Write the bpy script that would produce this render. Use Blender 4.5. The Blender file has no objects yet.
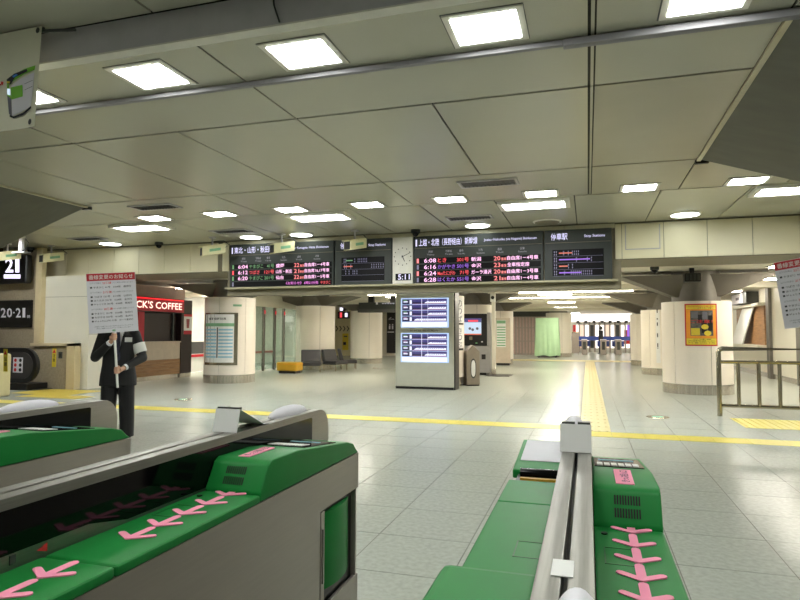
import bpy, bmesh, math, random
from mathutils import Vector, Matrix
random.seed(7)
PI = math.pi
scene = bpy.context.scene
col = scene.collection

# ------------------------------------------------------------------ camera, world, exposure
F_PX, YAW, PITCH, ROLL, EYE = 610.4, math.radians(17.08), math.radians(3.116), math.radians(0.143), 1.45
_cy, _sy, _cp, _sp = math.cos(YAW), math.sin(YAW), math.cos(PITCH), math.sin(PITCH)
FWD = Vector((-_sy*_cp, _cy*_cp, _sp)); _r = Vector((_cy, _sy, 0)); _u = _r.cross(FWD)
RIGHT = _r*math.cos(ROLL) + _u*math.sin(ROLL); UP = _u*math.cos(ROLL) - _r*math.sin(ROLL)
CAM = Vector((0, 0, EYE))
cd = bpy.data.cameras.new('camera'); cam = bpy.data.objects.new('camera', cd); col.objects.link(cam)
cam.matrix_world = Matrix(((RIGHT.x, UP.x, -FWD.x, 0), (RIGHT.y, UP.y, -FWD.y, 0), (RIGHT.z, UP.z, -FWD.z, EYE), (0, 0, 0, 1)))
cd.sensor_fit = 'HORIZONTAL'; cd.sensor_width = 36.0; cd.lens = 36.0*F_PX/800; cd.clip_start = 0.05; cd.clip_end = 200
scene.camera = cam
w = bpy.data.worlds.new('world'); scene.world = w; w.use_nodes = True
w.node_tree.nodes['Background'].inputs[0].default_value = (0.92, 0.95, 0.85, 1)
w.node_tree.nodes['Background'].inputs[1].default_value = 0.30
vs = scene.view_settings
vs.view_transform = 'Standard'; vs.look = 'None'; vs.exposure = 0.0; vs.gamma = 1.0; vs.use_curve_mapping = False
LAMP, BRIGHT, ROUND, BEYOND = 40.0, 56.0, 10.0, 76.0          # radiance of the seen and added lamps

def ray(x, y): return FWD + RIGHT*((x-400)/F_PX) + UP*((300-y)/F_PX)
def Zp(x, y, z=0.0): d = ray(x, y); return CAM + d*((z-EYE)/d.z)
def Yp(x, y, Y): d = ray(x, y); return CAM + d*(Y/d.y)
def Xp(x, y, X): d = ray(x, y); return CAM + d*(X/d.x)

# ------------------------------------------------------------------ materials
def srgb(c):
    return tuple(((v/255)/12.92 if v/255 <= 0.04045 else ((v/255+0.055)/1.055)**2.4) for v in c)
MATS = {}
def mat(name, c, rough=0.5, metal=0.0, var=0.06, scale=6.0, bump=0.0, stretch=None, spec=0.5, coat=0.0, sheen=0.0):
    m = bpy.data.materials.new(name); m.use_nodes = True; nt = m.node_tree; b = nt.nodes['Principled BSDF']
    c = srgb(c)
    tc = nt.nodes.new('ShaderNodeTexCoord'); mp = nt.nodes.new('ShaderNodeMapping'); nz = nt.nodes.new('ShaderNodeTexNoise')
    nt.links.new(tc.outputs['Object'], mp.inputs[0]); nt.links.new(mp.outputs[0], nz.inputs['Vector'])
    if stretch: mp.inputs['Scale'].default_value = stretch
    nz.inputs['Scale'].default_value = scale; nz.inputs['Detail'].default_value = 4
    rp = nt.nodes.new('ShaderNodeValToRGB')
    rp.color_ramp.elements[0].position = 0.3; rp.color_ramp.elements[1].position = 0.7
    rp.color_ramp.elements[0].color = tuple(max(0, v*(1-var)) for v in c)+(1,)
    rp.color_ramp.elements[1].color = tuple(min(1, v*(1+var)) for v in c)+(1,)
    nt.links.new(nz.outputs['Fac'], rp.inputs[0]); nt.links.new(rp.outputs[0], b.inputs['Base Color'])
    b.inputs['Roughness'].default_value = rough; b.inputs['Metallic'].default_value = metal
    b.inputs['Specular IOR Level'].default_value = spec; b.inputs['Coat Weight'].default_value = coat
    b.inputs['Coat Roughness'].default_value = 0.08
    if sheen: b.inputs['Sheen Weight'].default_value = sheen
    if bump:
        bp = nt.nodes.new('ShaderNodeBump'); bp.inputs['Strength'].default_value = bump; bp.inputs['Distance'].default_value = 0.01
        nt.links.new(nz.outputs['Fac'], bp.inputs['Height']); nt.links.new(bp.outputs[0], b.inputs['Normal'])
    MATS[name] = m; return m
def emit(name, c, s):
    m = bpy.data.materials.new(name); m.use_nodes = True; nt = m.node_tree
    b = nt.nodes['Principled BSDF']; c = srgb(c)
    b.inputs['Base Color'].default_value = (0.05, 0.05, 0.05, 1)
    b.inputs['Emission Color'].default_value = c+(1,); b.inputs['Emission Strength'].default_value = s
    MATS[name] = m; return m
def glass(name, tint, fac):
    m = bpy.data.materials.new(name); m.use_nodes = True; nt = m.node_tree; out = nt.nodes['Material Output']
    tr = nt.nodes.new('ShaderNodeBsdfTransparent'); gl = nt.nodes.new('ShaderNodeBsdfGlossy'); mx = nt.nodes.new('ShaderNodeMixShader')
    tr.inputs[0].default_value = srgb(tint)+(1,); gl.inputs['Roughness'].default_value = 0.04; mx.inputs[0].default_value = fac
    nt.links.new(tr.outputs[0], mx.inputs[1]); nt.links.new(gl.outputs[0], mx.inputs[2]); nt.links.new(mx.outputs[0], out.inputs[0])
    MATS[name] = m; return m

mat('tile', (168, 172, 163), 0.19, var=0.10, scale=26, spec=0.035)
mat('grout', (112, 110, 102), 0.8)
mat('ceil', (178, 176, 160), 0.24, var=0.02, scale=0.8, spec=0.35)
mat('ceil_yellowish', (172, 167, 148), 0.3, var=0.05, scale=1.2, spec=0.3)  # slightly darker, yellower ceiling tone
mat('ceil_gap', (40, 38, 30), 0.9)
mat('fascia', (182, 179, 182), 0.75, spec=0.2)
mat('whiteframe', (214, 211, 200), 0.4)
mat('panelwhite', (222, 214, 182), 0.4, var=0.03, scale=1.5)
mat('soffit', (116, 109, 87), 0.55, var=0.06)
mat('wedge', (84, 84, 74), 0.6, var=0.10, scale=2.0, stretch=(0.6, 3, 3))
mat('ledge', (156, 150, 122), 0.5)
mat('wedgetrim', (196, 188, 160), 0.5)
mat('lowceil', (216, 210, 194), 0.5, var=0.04, scale=1.0)
mat('capital', (104, 98, 88), 0.6, var=0.1, scale=1.5)
mat('neck', (112, 108, 100), 0.5, metal=0.3)
mat('drum', (228, 220, 207), 0.38, var=0.025, scale=40)
mat('drumgap', (90, 84, 74), 0.8)
mat('kick', (196, 190, 180), 0.2, metal=0.8, var=0.3, scale=5, stretch=(6, 6, 0.05))
mat('steel', (150, 147, 141), 0.40, metal=0.9, var=0.07, scale=8, stretch=(30, 0.8, 30))
mat('steelside', (172, 166, 157), 0.42, metal=0.75, var=0.03, scale=6, stretch=(20, 1, 20))
mat('railsteel', (176, 168, 148), 0.22, metal=0.95, var=0.1, scale=4)
mat('green', (24, 124, 54), 0.45, var=0.05, scale=9, spec=0.25)
mat('greendark', (20, 92, 42), 0.4)
mat('pink', (255, 158, 188), 0.6, var=0.03, spec=0.2)
mat('black', (16, 16, 17), 0.35)
mat('blackgloss', (6, 5, 7), 0.07, var=0.02, spec=0.25)
mat('darkgrey', (58, 60, 58), 0.45)
mat('boardgrey', (54, 58, 55), 0.5, var=0.04, spec=0.3)
mat('trunk', (142, 140, 144), 0.7, spec=0.2)
mat('boardblack', (11, 9, 11), 0.5, spec=0.15)
mat('screenoff', (176, 176, 182), 0.4, metal=0.3, spec=0.3)
mat('white', (232, 232, 228), 0.5, var=0.03)
mat('paper', (226, 226, 224), 0.7, var=0.02)
mat('signwhite', (216, 214, 222), 0.55, var=0.02)
mat('red', (186, 28, 44), 0.5); mat('redink', (206, 48, 50), 0.6); mat('ink', (38, 38, 46), 0.7); mat('greyink', (110, 110, 120), 0.7)
mat('yellow', (222, 200, 58), 0.5, var=0.06, scale=20)
mat('yellowline', (208, 192, 78), 0.45, var=0.05, scale=20)
mat('yellowpale', (206, 194, 142), 0.42, var=0.06, scale=20)
mat('yellowvinyl', (206, 160, 44), 0.4, var=0.05)
mat('padyellow', (196, 174, 66), 0.5, var=0.06, scale=20)
mat('orange', (232, 150, 40), 0.5)
mat('granite', (158, 146, 124), 0.35, var=0.14, scale=24)
mat('beige', (206, 190, 152), 0.45, var=0.04)
mat('wallwhite', (220, 216, 200), 0.45, var=0.02, scale=2)
mat('cream', (214, 206, 160), 0.45, var=0.03)
mat('camcream', (214, 207, 162), 0.4, var=0.04)
mat('vinyl', (48, 46, 48), 0.45, var=0.06)
mat('wood', (150, 112, 74), 0.5, var=0.28, scale=3, stretch=(6, 0.7, 6))
mat('counter', (196, 182, 164), 0.5)
mat('shopdark', (42, 24, 24), 0.5)
mat('bingrey', (140, 130, 116), 0.4, metal=0.3)
mat('atmgrey', (150, 148, 146), 0.4)
mat('kiosk', (200, 200, 184), 0.42, var=0.03)
mat('drape', (172, 206, 164), 0.75, var=0.05, scale=3, bump=0.3)
mat('shutter', (160, 150, 142), 0.35, metal=0.5)
mat('blue', (56, 76, 150), 0.45)
mat('skin', (206, 160, 134), 0.5, var=0.04); mat('hair', (22, 18, 16), 0.5, var=0.2, scale=60)
mat('suit', (16, 15, 18), 0.7, var=0.14, scale=90, sheen=0.05)
mat('shirt', (226, 226, 230), 0.6); mat('tie', (40, 40, 66), 0.5); mat('shoe', (14, 12, 12), 0.25)
mat('lineblue', (140, 190, 210), 0.6); mat('linegreen', (120, 170, 130), 0.6); mat('photo', (92, 88, 84), 0.6, var=0.5, scale=18)
mat('bannercloth', (224, 222, 200), 0.6, var=0.03, scale=3); mat('gategreen', (120, 190, 60), 0.5); mat('gateblue', (60, 130, 210), 0.5)
mat('roomwall', (206, 206, 196), 0.5); mat('pinkwall', (186, 160, 150), 0.5); mat('cup', (150, 70, 70), 0.5)
glass('glass', (214, 226, 222), 0.14)
emit('lamp', (250, 253, 246), LAMP); emit('lampbright', (252, 255, 255), BRIGHT); emit('lampround', (244, 252, 248), ROUND)
emit('lampfar', (255, 246, 230), BEYOND); emit('lampstrip', (255, 246, 220), 22.0)
emit('led_white', (255, 196, 238), 1.5); emit('led_title', (222, 218, 255), 1.25); emit('led_small', (190, 186, 196), 0.6)
emit('led_red', (255, 70, 80), 1.2); emit('led_green', (120, 190, 120), 0.7); emit('led_purple', (150, 90, 225), 1.1); emit('led_orange', (236, 110, 80), 0.9)
emit('led_salmon', (255, 130, 130), 1.3); emit('led_dim', (140, 136, 176), 0.6); emit('led_magenta', (240, 120, 230), 1.2)
emit('neon', (255, 222, 206), 1.6); emit('neonred', (255, 16, 36), 1.3); emit('scr_white', (236, 236, 255), 1.25)
emit('scr_blue', (74, 66, 140), 0.8); emit('scr_navy', (44, 40, 96), 0.6); emit('scr_cyan', (190, 216, 255), 1.1); emit('scr_pink', (190, 140, 190), 0.8)
emit('scr_pale', (206, 226, 246), 1.0); emit('signlit', (240, 232, 255), 1.7); emit('shopglow', (255, 246, 238), 1.9); emit('shopglow2', (255, 222, 196), 1.1)
emit('floorled', (170, 230, 190), 0.7); emit('redreflection', (255, 40, 60), 0.7)

# ------------------------------------------------------------------ builders
ORG = {}
def reg(o, org=None): ORG[o.name] = Vector(org) if org is not None else Vector((0, 0, 0))
def tag(o, label=None, cat=None, group=None, kind=None):
    if label: o['label'] = label
    if cat: o['category'] = cat
    if group: o['group'] = group
    if kind: o['kind'] = kind
    return o
def thing(name, label, cat, loc=(0, 0, 0), group=None, local=False):
    o = bpy.data.objects.new(name, None); col.objects.link(o); o.location = loc; o.empty_display_size = 0.1
    reg(o, (0, 0, 0) if local else loc); return tag(o, label, cat, group)
class MB:
    def __init__(s): s.v = []; s.f = []; s.m = []
    def add(s, vs, fs, mi=0):
        n = len(s.v); s.v += [tuple(p) for p in vs]; s.f += [tuple(i+n for i in f) for f in fs]; s.m += [mi]*len(fs); return s
    def box(s, x0, x1, y0, y1, z0, z1, mi=0):
        return s.add([(x0,y0,z0),(x1,y0,z0),(x1,y1,z0),(x0,y1,z0),(x0,y0,z1),(x1,y0,z1),(x1,y1,z1),(x0,y1,z1)],
            [(3,2,1,0),(4,5,6,7),(0,1,5,4),(1,2,6,5),(2,3,7,6),(3,0,4,7)], mi)
    def hexa(s, p, mi=0): return s.add(p, [(3,2,1,0),(4,5,6,7),(0,1,5,4),(1,2,6,5),(2,3,7,6),(3,0,4,7)], mi)
    def prism(s, prof, axis, a, b, mi=0):
        n = len(prof)
        def P(q, t): return (t,q[0],q[1]) if axis == 'x' else (q[0],t,q[1]) if axis == 'y' else (q[0],q[1],t)
        vs = [P(q, a) for q in prof]+[P(q, b) for q in prof]
        fs = [tuple(range(n)), tuple(range(2*n-1, n-1, -1))]+[(i, n+i, n+(i+1) % n, (i+1) % n) for i in range(n)]
        return s.add(vs, fs, mi)
    def tube(s, pts, rad, n=10, mi=0, cap=True):
        pts = [Vector(p) for p in pts]; rad = rad if isinstance(rad, (list, tuple)) else [rad]*len(pts)
        vs = []; ref = None
        for i, p in enumerate(pts):
            t = (pts[min(i+1, len(pts)-1)]-pts[max(i-1, 0)]).normalized()
            if ref is None: ref = Vector((0,0,1)) if abs(t.z) < 0.9 else Vector((1,0,0))
            a = t.cross(ref).normalized(); b = t.cross(a).normalized(); ref = -b if False else ref
            for k in range(n):
                an = 2*PI*k/n; vs.append(p+(a*math.cos(an)+b*math.sin(an))*rad[i])
        fs = []
        for i in range(len(pts)-1):
            for k in range(n): fs.append((i*n+k, i*n+(k+1) % n, (i+1)*n+(k+1) % n, (i+1)*n+k))
        if cap: fs += [tuple(range(n-1, -1, -1)), tuple(range((len(pts)-1)*n, len(pts)*n))]
        return s.add(vs, fs, mi)
    def loft(s, rings, n=20, mi=0):      # rings: (cx, cy, z, rx, ry)
        vs = []
        for (cx, cy, z, rx, ry) in rings:
            for k in range(n): a = 2*PI*k/n; vs.append((cx+rx*math.cos(a), cy+ry*math.sin(a), z))
        fs = [tuple(range(n-1, -1, -1)), tuple(range((len(rings)-1)*n, len(rings)*n))]
        for i in range(len(rings)-1):
            for k in range(n): fs.append((i*n+k, i*n+(k+1) % n, (i+1)*n+(k+1) % n, (i+1)*n+k))
        return s.add(vs, fs, mi)
    def ball(s, c, r, n=12, mi=0):
        r = r if isinstance(r, (tuple, list)) else (r, r, r); vs = []; fs = []; m = n//2
        for i in range(1, m):
            t = PI*i/m
            for k in range(n): a = 2*PI*k/n; vs.append((c[0]+r[0]*math.sin(t)*math.cos(a), c[1]+r[1]*math.sin(t)*math.sin(a), c[2]+r[2]*math.cos(t)))
        vs += [(c[0], c[1], c[2]+r[2]), (c[0], c[1], c[2]-r[2])]; T = len(vs)-2
        for i in range(m-2):
            for k in range(n): fs.append((i*n+k, (i+1)*n+k, (i+1)*n+(k+1) % n, i*n+(k+1) % n))
        for k in range(n): fs.append((T, k, (k+1) % n)); fs.append((T+1, (m-2)*n+(k+1) % n, (m-2)*n+k))
        return s.add(vs, fs, mi)
    def mesh(s, name, off=Vector((0,0,0)), bevel=0, seg=2, smooth=False):
        me = bpy.data.meshes.new(name)
        me.from_pydata([(x-off.x, y-off.y, z-off.z) for x, y, z in s.v], [], s.f)
        me.polygons.foreach_set('material_index', s.m)
        bm = bmesh.new(); bm.from_mesh(me); bmesh.ops.recalc_face_normals(bm, faces=bm.faces)
        if bevel:
            es = [e for e in bm.edges if len(e.link_faces) == 2 and e.calc_face_angle(0) > 0.5]
            bmesh.ops.bevel(bm, geom=es, offset=bevel, segments=seg, affect='EDGES', profile=0.6, clamp_overlap=True)
        if smooth:
            for f in bm.faces: f.smooth = True
            for e in bm.edges:
                if len(e.link_faces) == 2 and e.calc_face_angle(0) > 0.6: e.smooth = False
        bm.to_mesh(me); bm.free(); return me
    def build(s, name, mats, parent=None, bevel=0, seg=2, smooth=False, org=None):
        off = ORG[parent.name] if parent else Vector(org or (0, 0, 0))
        me = s.mesh(name, off, bevel, seg, smooth)
        for m in (mats if isinstance(mats, (list, tuple)) else [mats]): me.materials.append(MATS[m])
        o = bpy.data.objects.new(name, me); col.objects.link(o)
        if parent: o.parent = parent
        else: o.location = off
        reg(o, off); return o
def BX(name, m, parent, x0, x1, y0, y1, z0, z1, bevel=0, seg=2, org=None):
    return MB().box(x0, x1, y0, y1, z0, z1).build(name, m, parent, bevel, seg, org=org)
def put(me, name, parent, loc):
    o = bpy.data.objects.new(name, me); col.objects.link(o); o.location = Vector(loc)-(ORG[parent.name] if parent else Vector((0,0,0)))
    if parent: o.parent = parent
    return o
def copy_tree(o, parent=None):
    c = o.copy(); col.objects.link(c); c.parent = parent
    for ch in list(o.children): copy_tree(ch, c)
    return c
# flat print: maps (u, v, lift) -> point
def pmap(o, ux, uz, n):
    o = Vector(o); ux = Vector(ux); uz = Vector(uz); n = Vector(n)
    return lambda u, v, l: o+ux*u+uz*v+n*l
def front(Y, x0=0, z0=0): return pmap((x0, Y, z0), (1,0,0), (0,0,1), (0,-1,0))       # faces the camera side (-Y), in metres
def pxmap(Y):                                                                         # pixel lookup of a point on the vertical plane at depth Y
    return lambda u, v, l: Yp(u, v, Y)+Vector((0, -l, 0))
def cmap(cx, cy, r): return lambda a, z, l: Vector((cx+(r+l)*math.sin(a), cy-(r+l)*math.cos(a), z))   # angle from facing -Y
def deco(parent, name, mp, m, rects, lift=0.003, ns=1):
    if 1 < len(rects) <= 3: return [deco(parent, name, mp, m, [q], lift, ns) for q in rects][0]
    b = MB()
    for (u0, u1, v0, v1) in rects:
        vs = []
        for i in range(ns+1):
            u = u0+(u1-u0)*i/ns; vs += [mp(u, v0, lift), mp(u, v1, lift)]
        b.add(vs, [(2*i, 2*i+2, 2*i+3, 2*i+1) for i in range(ns)])
    o = b.build(name, m, parent)
    if len(rects) > 3: o['kind'] = 'stuff'
    return o
TXT = {}
def glyphs(s, fat=0.0, res=2):
    key = (s, fat)
    if key not in TXT:
        cu = bpy.data.curves.new('t', 'FONT'); cu.body = s; cu.size = 1; cu.offset = fat; cu.resolution_u = res
        o = bpy.data.objects.new('t', cu); col.objects.link(o)
        dg = bpy.context.evaluated_depsgraph_get(); me = bpy.data.meshes.new_from_object(o.evaluated_get(dg))
        bpy.data.objects.remove(o); bpy.data.curves.remove(cu)
        vs = [v.co.copy() for v in me.vertices]; fs = [tuple(p.vertices) for p in me.polygons]; bpy.data.meshes.remove(me)
        xs = [v.x for v in vs] or [0, 1]; ys = [v.y for v in vs] or [0, 1]
        x0, x1, y0, y1 = min(xs), max(xs), min(ys), max(ys); dx = (x1-x0) or 1; dy = (y1-y0) or 1
        TXT[key] = ([((v.x-x0)/dx, (v.y-y0)/dy) for v in vs], fs, dx/dy)
    return TXT[key]
def text(parent, mp, m, items, name='lettering', lift=0.006, fat=0.0):
    """items: (string, u0, u1, v_bottom, v_top); one mesh"""
    o = None
    for (s, u0, u1, v0, v1) in items:
        b = MB(); vs, fs, asp = glyphs(s, fat*0.45)
        b.add([mp(u0+(u1-u0)*a, v0+(v1-v0)*c, lift) for a, c in vs], fs)
        o = b.build(name, m, parent)
    return o
def disc(parent, name, mp, m, cu, cv, r, lift=0.003, n=20, ry=None):
    b = MB(); ry = ry or r
    b.add([mp(cu+r*math.cos(2*PI*k/n), cv+ry*math.sin(2*PI*k/n), lift) for k in range(n)], [tuple(range(n))])
    return b.build(name, m, parent)
def struct(o, label=None): o['kind'] = 'structure'; (label and o.__setitem__('label', label)); return o

# ================================================================== SETTING
CZ, LZ = 3.70, 3.00
# ---- floor: slab, tiles near as parts, the rest as one mass
floor = struct(BX('floor', 'grout', None, -22, 10, -6, 54, -0.12, -0.004), 'pale stone tiled concourse floor')
TS = 0.66; TX0, TY0 = -0.14, 4.27-0.67*8
TYS = 0.67
def tile_mesh(w, d):
    return MB().box(0, w, 0, d, -0.02, 0.0).mesh('floor_tile', bevel=0)
tm = tile_mesh(TS-0.006, TYS-0.006); tm.materials.append(MATS['tile'])
def project(p):
    q = Vector(p)-CAM; k = q.dot(FWD)
    return (400+F_PX*q.dot(RIGHT)/k, 300-F_PX*q.dot(UP)/k) if k > 0.2 else None
cells = []
for i in range(-33, 16):
    for j in range(-1, 87):
        x, y = TX0+i*TS, TY0+j*TYS
        if x < -21.5 or x > 9.4 or y > 53: continue
        pr = project((x+TS/2, y+TYS/2, 0))
        inside = pr is not None and -20 < pr[0] < 820 and 330 < pr[1] < 625 and y > 2.6
        if inside and y < 5 and x+TS < -1.0 and pr[0] < 340: inside = False
        cells.append((0 if inside else 1, (x**2+y**2), x, y))
cells.sort()
for c in cells[:300]: put(tm, 'floor_tile', floor, (c[2]+0.003, c[3]+0.003, 0))
rest = MB()
for c in cells[300:]:
    x, y = c[2], c[3]; g = 0.003
    rest.add([(x+g,y+g,0),(x+TS-g,y+g,0),(x+TS-g,y+TYS-g,0),(x+g,y+TYS-g,0)], [(0,1,2,3)])
tag(rest.build('floor_tiles_beyond', 'tile', floor), kind='stuff')

# ---- ceiling of the gate hall
ceiling = struct(BX('ceiling', 'ceil_gap', None, -16.5, 8.6, -6, 13.05, CZ+0.015, CZ+0.2), 'cream metal panel ceiling over the gates')
def cpanel(x0, x1, y0, y1, m='ceil'):
    g = 0.010; h = 0.018
    MB().box(x0+g, x1-g, y0+h, y1-h, CZ, CZ+0.014).build('ceiling_panel', m, ceiling)
xs = [0.04-1.47*k for k in range(11, -1, -1)]
for (y0, y1) in ((-6, -2.9), (-2.9, -0.08), (-0.08, 2.74), (2.74, 3.5), (3.57, 5.71), (5.71, 8.53), (8.53, 10.25)):
    xx = xs if y0 == 5.71 else ([xs[0]]+xs[1::2] if len(xs) % 2 == 0 else xs[::2])
    for a, b in zip(xx[:-1], xx[1:]): cpanel(a, b, y0, y1)
    MB().box(0.053, 0.078, y0+0.01, y1-0.01, CZ, CZ+0.014).build('ceiling_panel', 'ceil', ceiling)
    for a, b in ((0.082, 1.38), (1.38, 2.85), (2.85, 4.32), (4.32, 5.79), (5.79, 8.5)): cpanel(a, b, y0, y1, 'ceil_yellowish' if y0 > 5 and a < 1.4 else 'ceil')
for k in range(-12, 6): cpanel(-0.18+1.31*k, -0.18+1.31*(k+1), 10.25, 13.05)

f = MB().box(-16, 8, 3.5, 3.57, 3.474, 3.70).build('trim_1', 'fascia', None); struct(f, 'grey downstand fascia across the near ceiling')
MB().box(-16, 8, 3.492, 3.585, 3.462, 3.474).build('bottom_edge', 'whiteframe', f)
MB().tube([(-1.95, 3.48, 3.70), (-1.94, 3.48, 3.60), (-1.90, 3.485, 3.48)], 0.006, 6).build('cable', 'darkgrey', f)
p = MB().box(-16, -0.15, 4.70, 4.75, 3.65, 3.69).build('trim_2', 'trunk', None, 0.008); struct(p, 'slim grey cable trunking running across the ceiling')
MB().box(-0.15, 8, 4.69, 4.765, 3.635, 3.69).build('wide_section', 'trunk', p, 0.008)
# sloped dark soffits on both sides of the ceiling
def soffit(name, xa, sgn, y0, y1, label):
    prof = [(xa, CZ-0.005), (xa+sgn*4.6, CZ-0.005-4.6*0.33), (xa+sgn*4.6, CZ-0.005)]
    o = MB().prism(prof, 'y', y0, y1).build(name, 'wedge', None); struct(o, label)
    MB().box(min(xa-sgn*0.05, xa), max(xa-sgn*0.05, xa), y0-0.05, y1-0.02, CZ-0.03, CZ-0.006).build('edge_trim', 'wedgetrim', o)
    MB().box(min(xa, xa+sgn*4.5), max(xa, xa+sgn*4.5), y0-0.05, y0, CZ-0.03, CZ-0.006).build('edge_trim', 'wedgetrim', o)
    MB().box(min(xa-sgn*0.06, xa+sgn*0.10), max(xa-sgn*0.06, xa+sgn*0.10), y1+0.002, y1+0.06, CZ-0.05, CZ-0.004).build('corner_gap', 'black', o)
soffit('trim_3', 1.42, 1, 4.75, 8.56, 'dark grey sloped soffit by the hand rail side of the ceiling')
soffit('trim_4', -8.55, -1, 4.75, 8.70, 'dark grey sloped soffit on the escalator side of the ceiling')

# ---- header wall of white panels and the beam behind it
hdr = struct(BX('wall_header', 'soffit', None, -16.2, 8.2, 13.08, 14.66, 2.95, 3.72), 'header of white panels above the concourse opening')
for k in range(-20, 9):
    x0 = 1.47+0.785*k; x1 = x0+0.785
    if x1 > -8.4 and x0 < 0.55: continue
    pn = MB().box(x0+0.006, x1-0.006, 13.05, 13.079, 2.965, 3.675).build('wall_panel', 'panelwhite', hdr)
    if abs(x0-0.685) < 0.01:
        fr = MB()
        for (a, b, c, d) in ((0.06,0.72,0,0.02),(0.06,0.08,0,0.5),(0.70,0.72,0,0.5)): fr.box(x0+a, x0+b, 13.044, 13.05, 3.14+c, 3.14+d)
        fr.build('hatch_frame', 'fascia', pn)
BX('wall_panel', 'panelwhite', hdr, -8.6, -8.42, 13.05, 13.079, 2.965, 3.675)
BX('wall_panel', 'panelwhite', hdr, 0.56, 0.68, 13.05, 13.079, 2.965, 3.675)
for k in range(9):
    BX('top_moulding', 'panelwhite', hdr, -8.4+0.995*k+0.004, -8.4+0.995*(k+1)-0.004, 12.99, 13.079, 3.60, 3.68)
house = struct(BX('trim_5', 'soffit', None, -8.42, 0.66, 13.02, 13.075, 2.36, 2.95), 'brown beam carrying the departure boards')
for k in range(9):
    BX('ledge', 'ledge', house, -8.40+1.0*k+0.004, -8.40+1.0*(k+1)-0.004, 12.86, 13.02, 2.505, 2.545)
BX('bottom_edge', 'soffit', house, -8.42, 0.66, 13.02, 13.30, 2.35, 2.36)

# ---- lower ceiling beyond
low = struct(BX('ceiling_beyond', 'lowceil', None, -22, 10, 14.66, 54, LZ, LZ+0.15), 'lower ceiling over the far concourse')
for y in (20.2, 27.0, 33.0, 38.5): BX('cross_beam', 'lowceil', low, -22, 10, y, y+0.5, LZ-0.16, LZ, 0)
# ---- outer walls
struct(BX('wall_behind', 'roomwall', None, -16.5, 8.6, -6.2, -6.0, 0, 3.9))
struct(BX('wall_near_right', 'roomwall', None, 8.5, 8.7, -6, 14.6, 0, 3.9))
struct(BX('wall_far_left', 'pinkwall', None, -22.2, -22, 12, 54, 0, 3.1))
struct(BX('wall_near_left', 'granite', None, -17.0, -16.5, -6, 12.9, 0, 3.9))
struct(BX('wall_back', 'wallwhite', None, -22, 10, 53.8, 54, 0, 3.1))

# ================================================================== CEILING FITTINGS
ORD = ['first', 'second', 'third', 'fourth', 'fifth', 'sixth', 'seventh', 'eighth', 'ninth', 'tenth', 'eleventh', 'twelfth']
def square_lamp(x, y, label, group, wx=0.53, wy=0.47):
    t = thing('ceiling_light', label, 'ceiling light', (x, y, CZ), group)
    fr = MB()
    for (a, b, c, d) in ((-.5,.5,-.5,-.40),(-.5,.5,.40,.5),(-.5,-.41,-.40,.40),(.41,.5,-.40,.40)):
        fr.box(x+a*wx, x+b*wx, y+c*wy, y+d*wy, CZ-0.014, CZ-0.001)
    fr.build('frame', 'whiteframe', t)
    BX('painted_shadow', 'darkgrey', t, x-wx*.52, x+wx*.51, y-wy*.51, y+wy*.53, CZ-0.004, CZ-0.0005)  # dark plate paints the shadow at the frame's left and far edges
    BX('diffuser', 'lamp', t, x-wx*.41, x+wx*.41, y-wy*.40, y+wy*.40, CZ-0.018, CZ-0.005)
for k, x in enumerate([0.78, -0.70, -2.17, -3.64, -5.12]):
    square_lamp(x+.02, 4.36, 'square recessed ceiling light, %s from the hand rail side in the nearest row' % ORD[k], 'near row of ceiling lights', 0.57, 0.50)
for k, x in enumerate([2.27, 0.79, -0.69, -2.17, -3.65, -5.13, -6.62, -8.10]):
    square_lamp(x, 9.94, 'square recessed ceiling light, %s from the hand rail side in the far row' % ORD[k], 'far row of ceiling lights', 0.56, 0.46)
for k, x in enumerate([3.72, 2.25, 0.78, -0.70, -2.17, -3.64, -5.1, -6.6]):  # unseen lamp row, added to brighten the gates and banner
    square_lamp(x, 0.6, 'added unseen square ceiling light, %s in the row right above the gates' % ORD[k], 'added row of lights above the gates')
def bright_lamp(x, y, label):
    t = thing('ceiling_light', label, 'ceiling light', (x, y, CZ), 'bright tray lights')
    fr = MB()
    for (a, b, c, d) in ((-.6,.6,-.30,-.26),(-.6,.6,.26,.30),(-.6,-.52,-.26,.26),(.52,.6,-.26,.26)): fr.box(x+a, x+b, y+c, y+d, CZ-0.05, CZ-0.001)
    fr.build('tray_frame', 'whiteframe', t)
    for s in (-.13, .13): BX('lamp_panel', 'lampbright', t, x-.50, x+.50, y+s-.10, y+s+.10, CZ-0.04, CZ-0.012, 0.01)
    BX('reflector', 'white', t, x-.52, x+.52, y-.26, y+.26, CZ-0.010, CZ-0.001)
for x, l in ((3.10, 'glaring twin lamp ceiling tray beside the sloped soffit near the hand rail'), (-0.86, 'glaring twin lamp ceiling tray above the upper line departure board'),
             (-4.88, 'glaring twin lamp ceiling tray in front of the clock and stop board'), (-9.02, 'glaring twin lamp ceiling tray above the coffee shop side'), (-13.15, 'glaring twin lamp ceiling tray nearest the escalator')):
    bright_lamp(x, 10.68, l)
def round_lamp(x, y, label, on=True, cat='downlight'):
    t = thing('downlight' if on else 'ceiling_disc', label, cat, (x, y, CZ), 'round ceiling fittings')
    MB().tube([(x, y, CZ-0.02), (x, y, CZ-0.0005)], [0.27, 0.285], 28).build('rim', 'whiteframe', t, smooth=True)
    MB().tube([(x, y, CZ-0.026), (x, y, CZ-0.021)], 0.245, 28).build('diffuser', 'lampround' if on else 'soffit', t)
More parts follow.
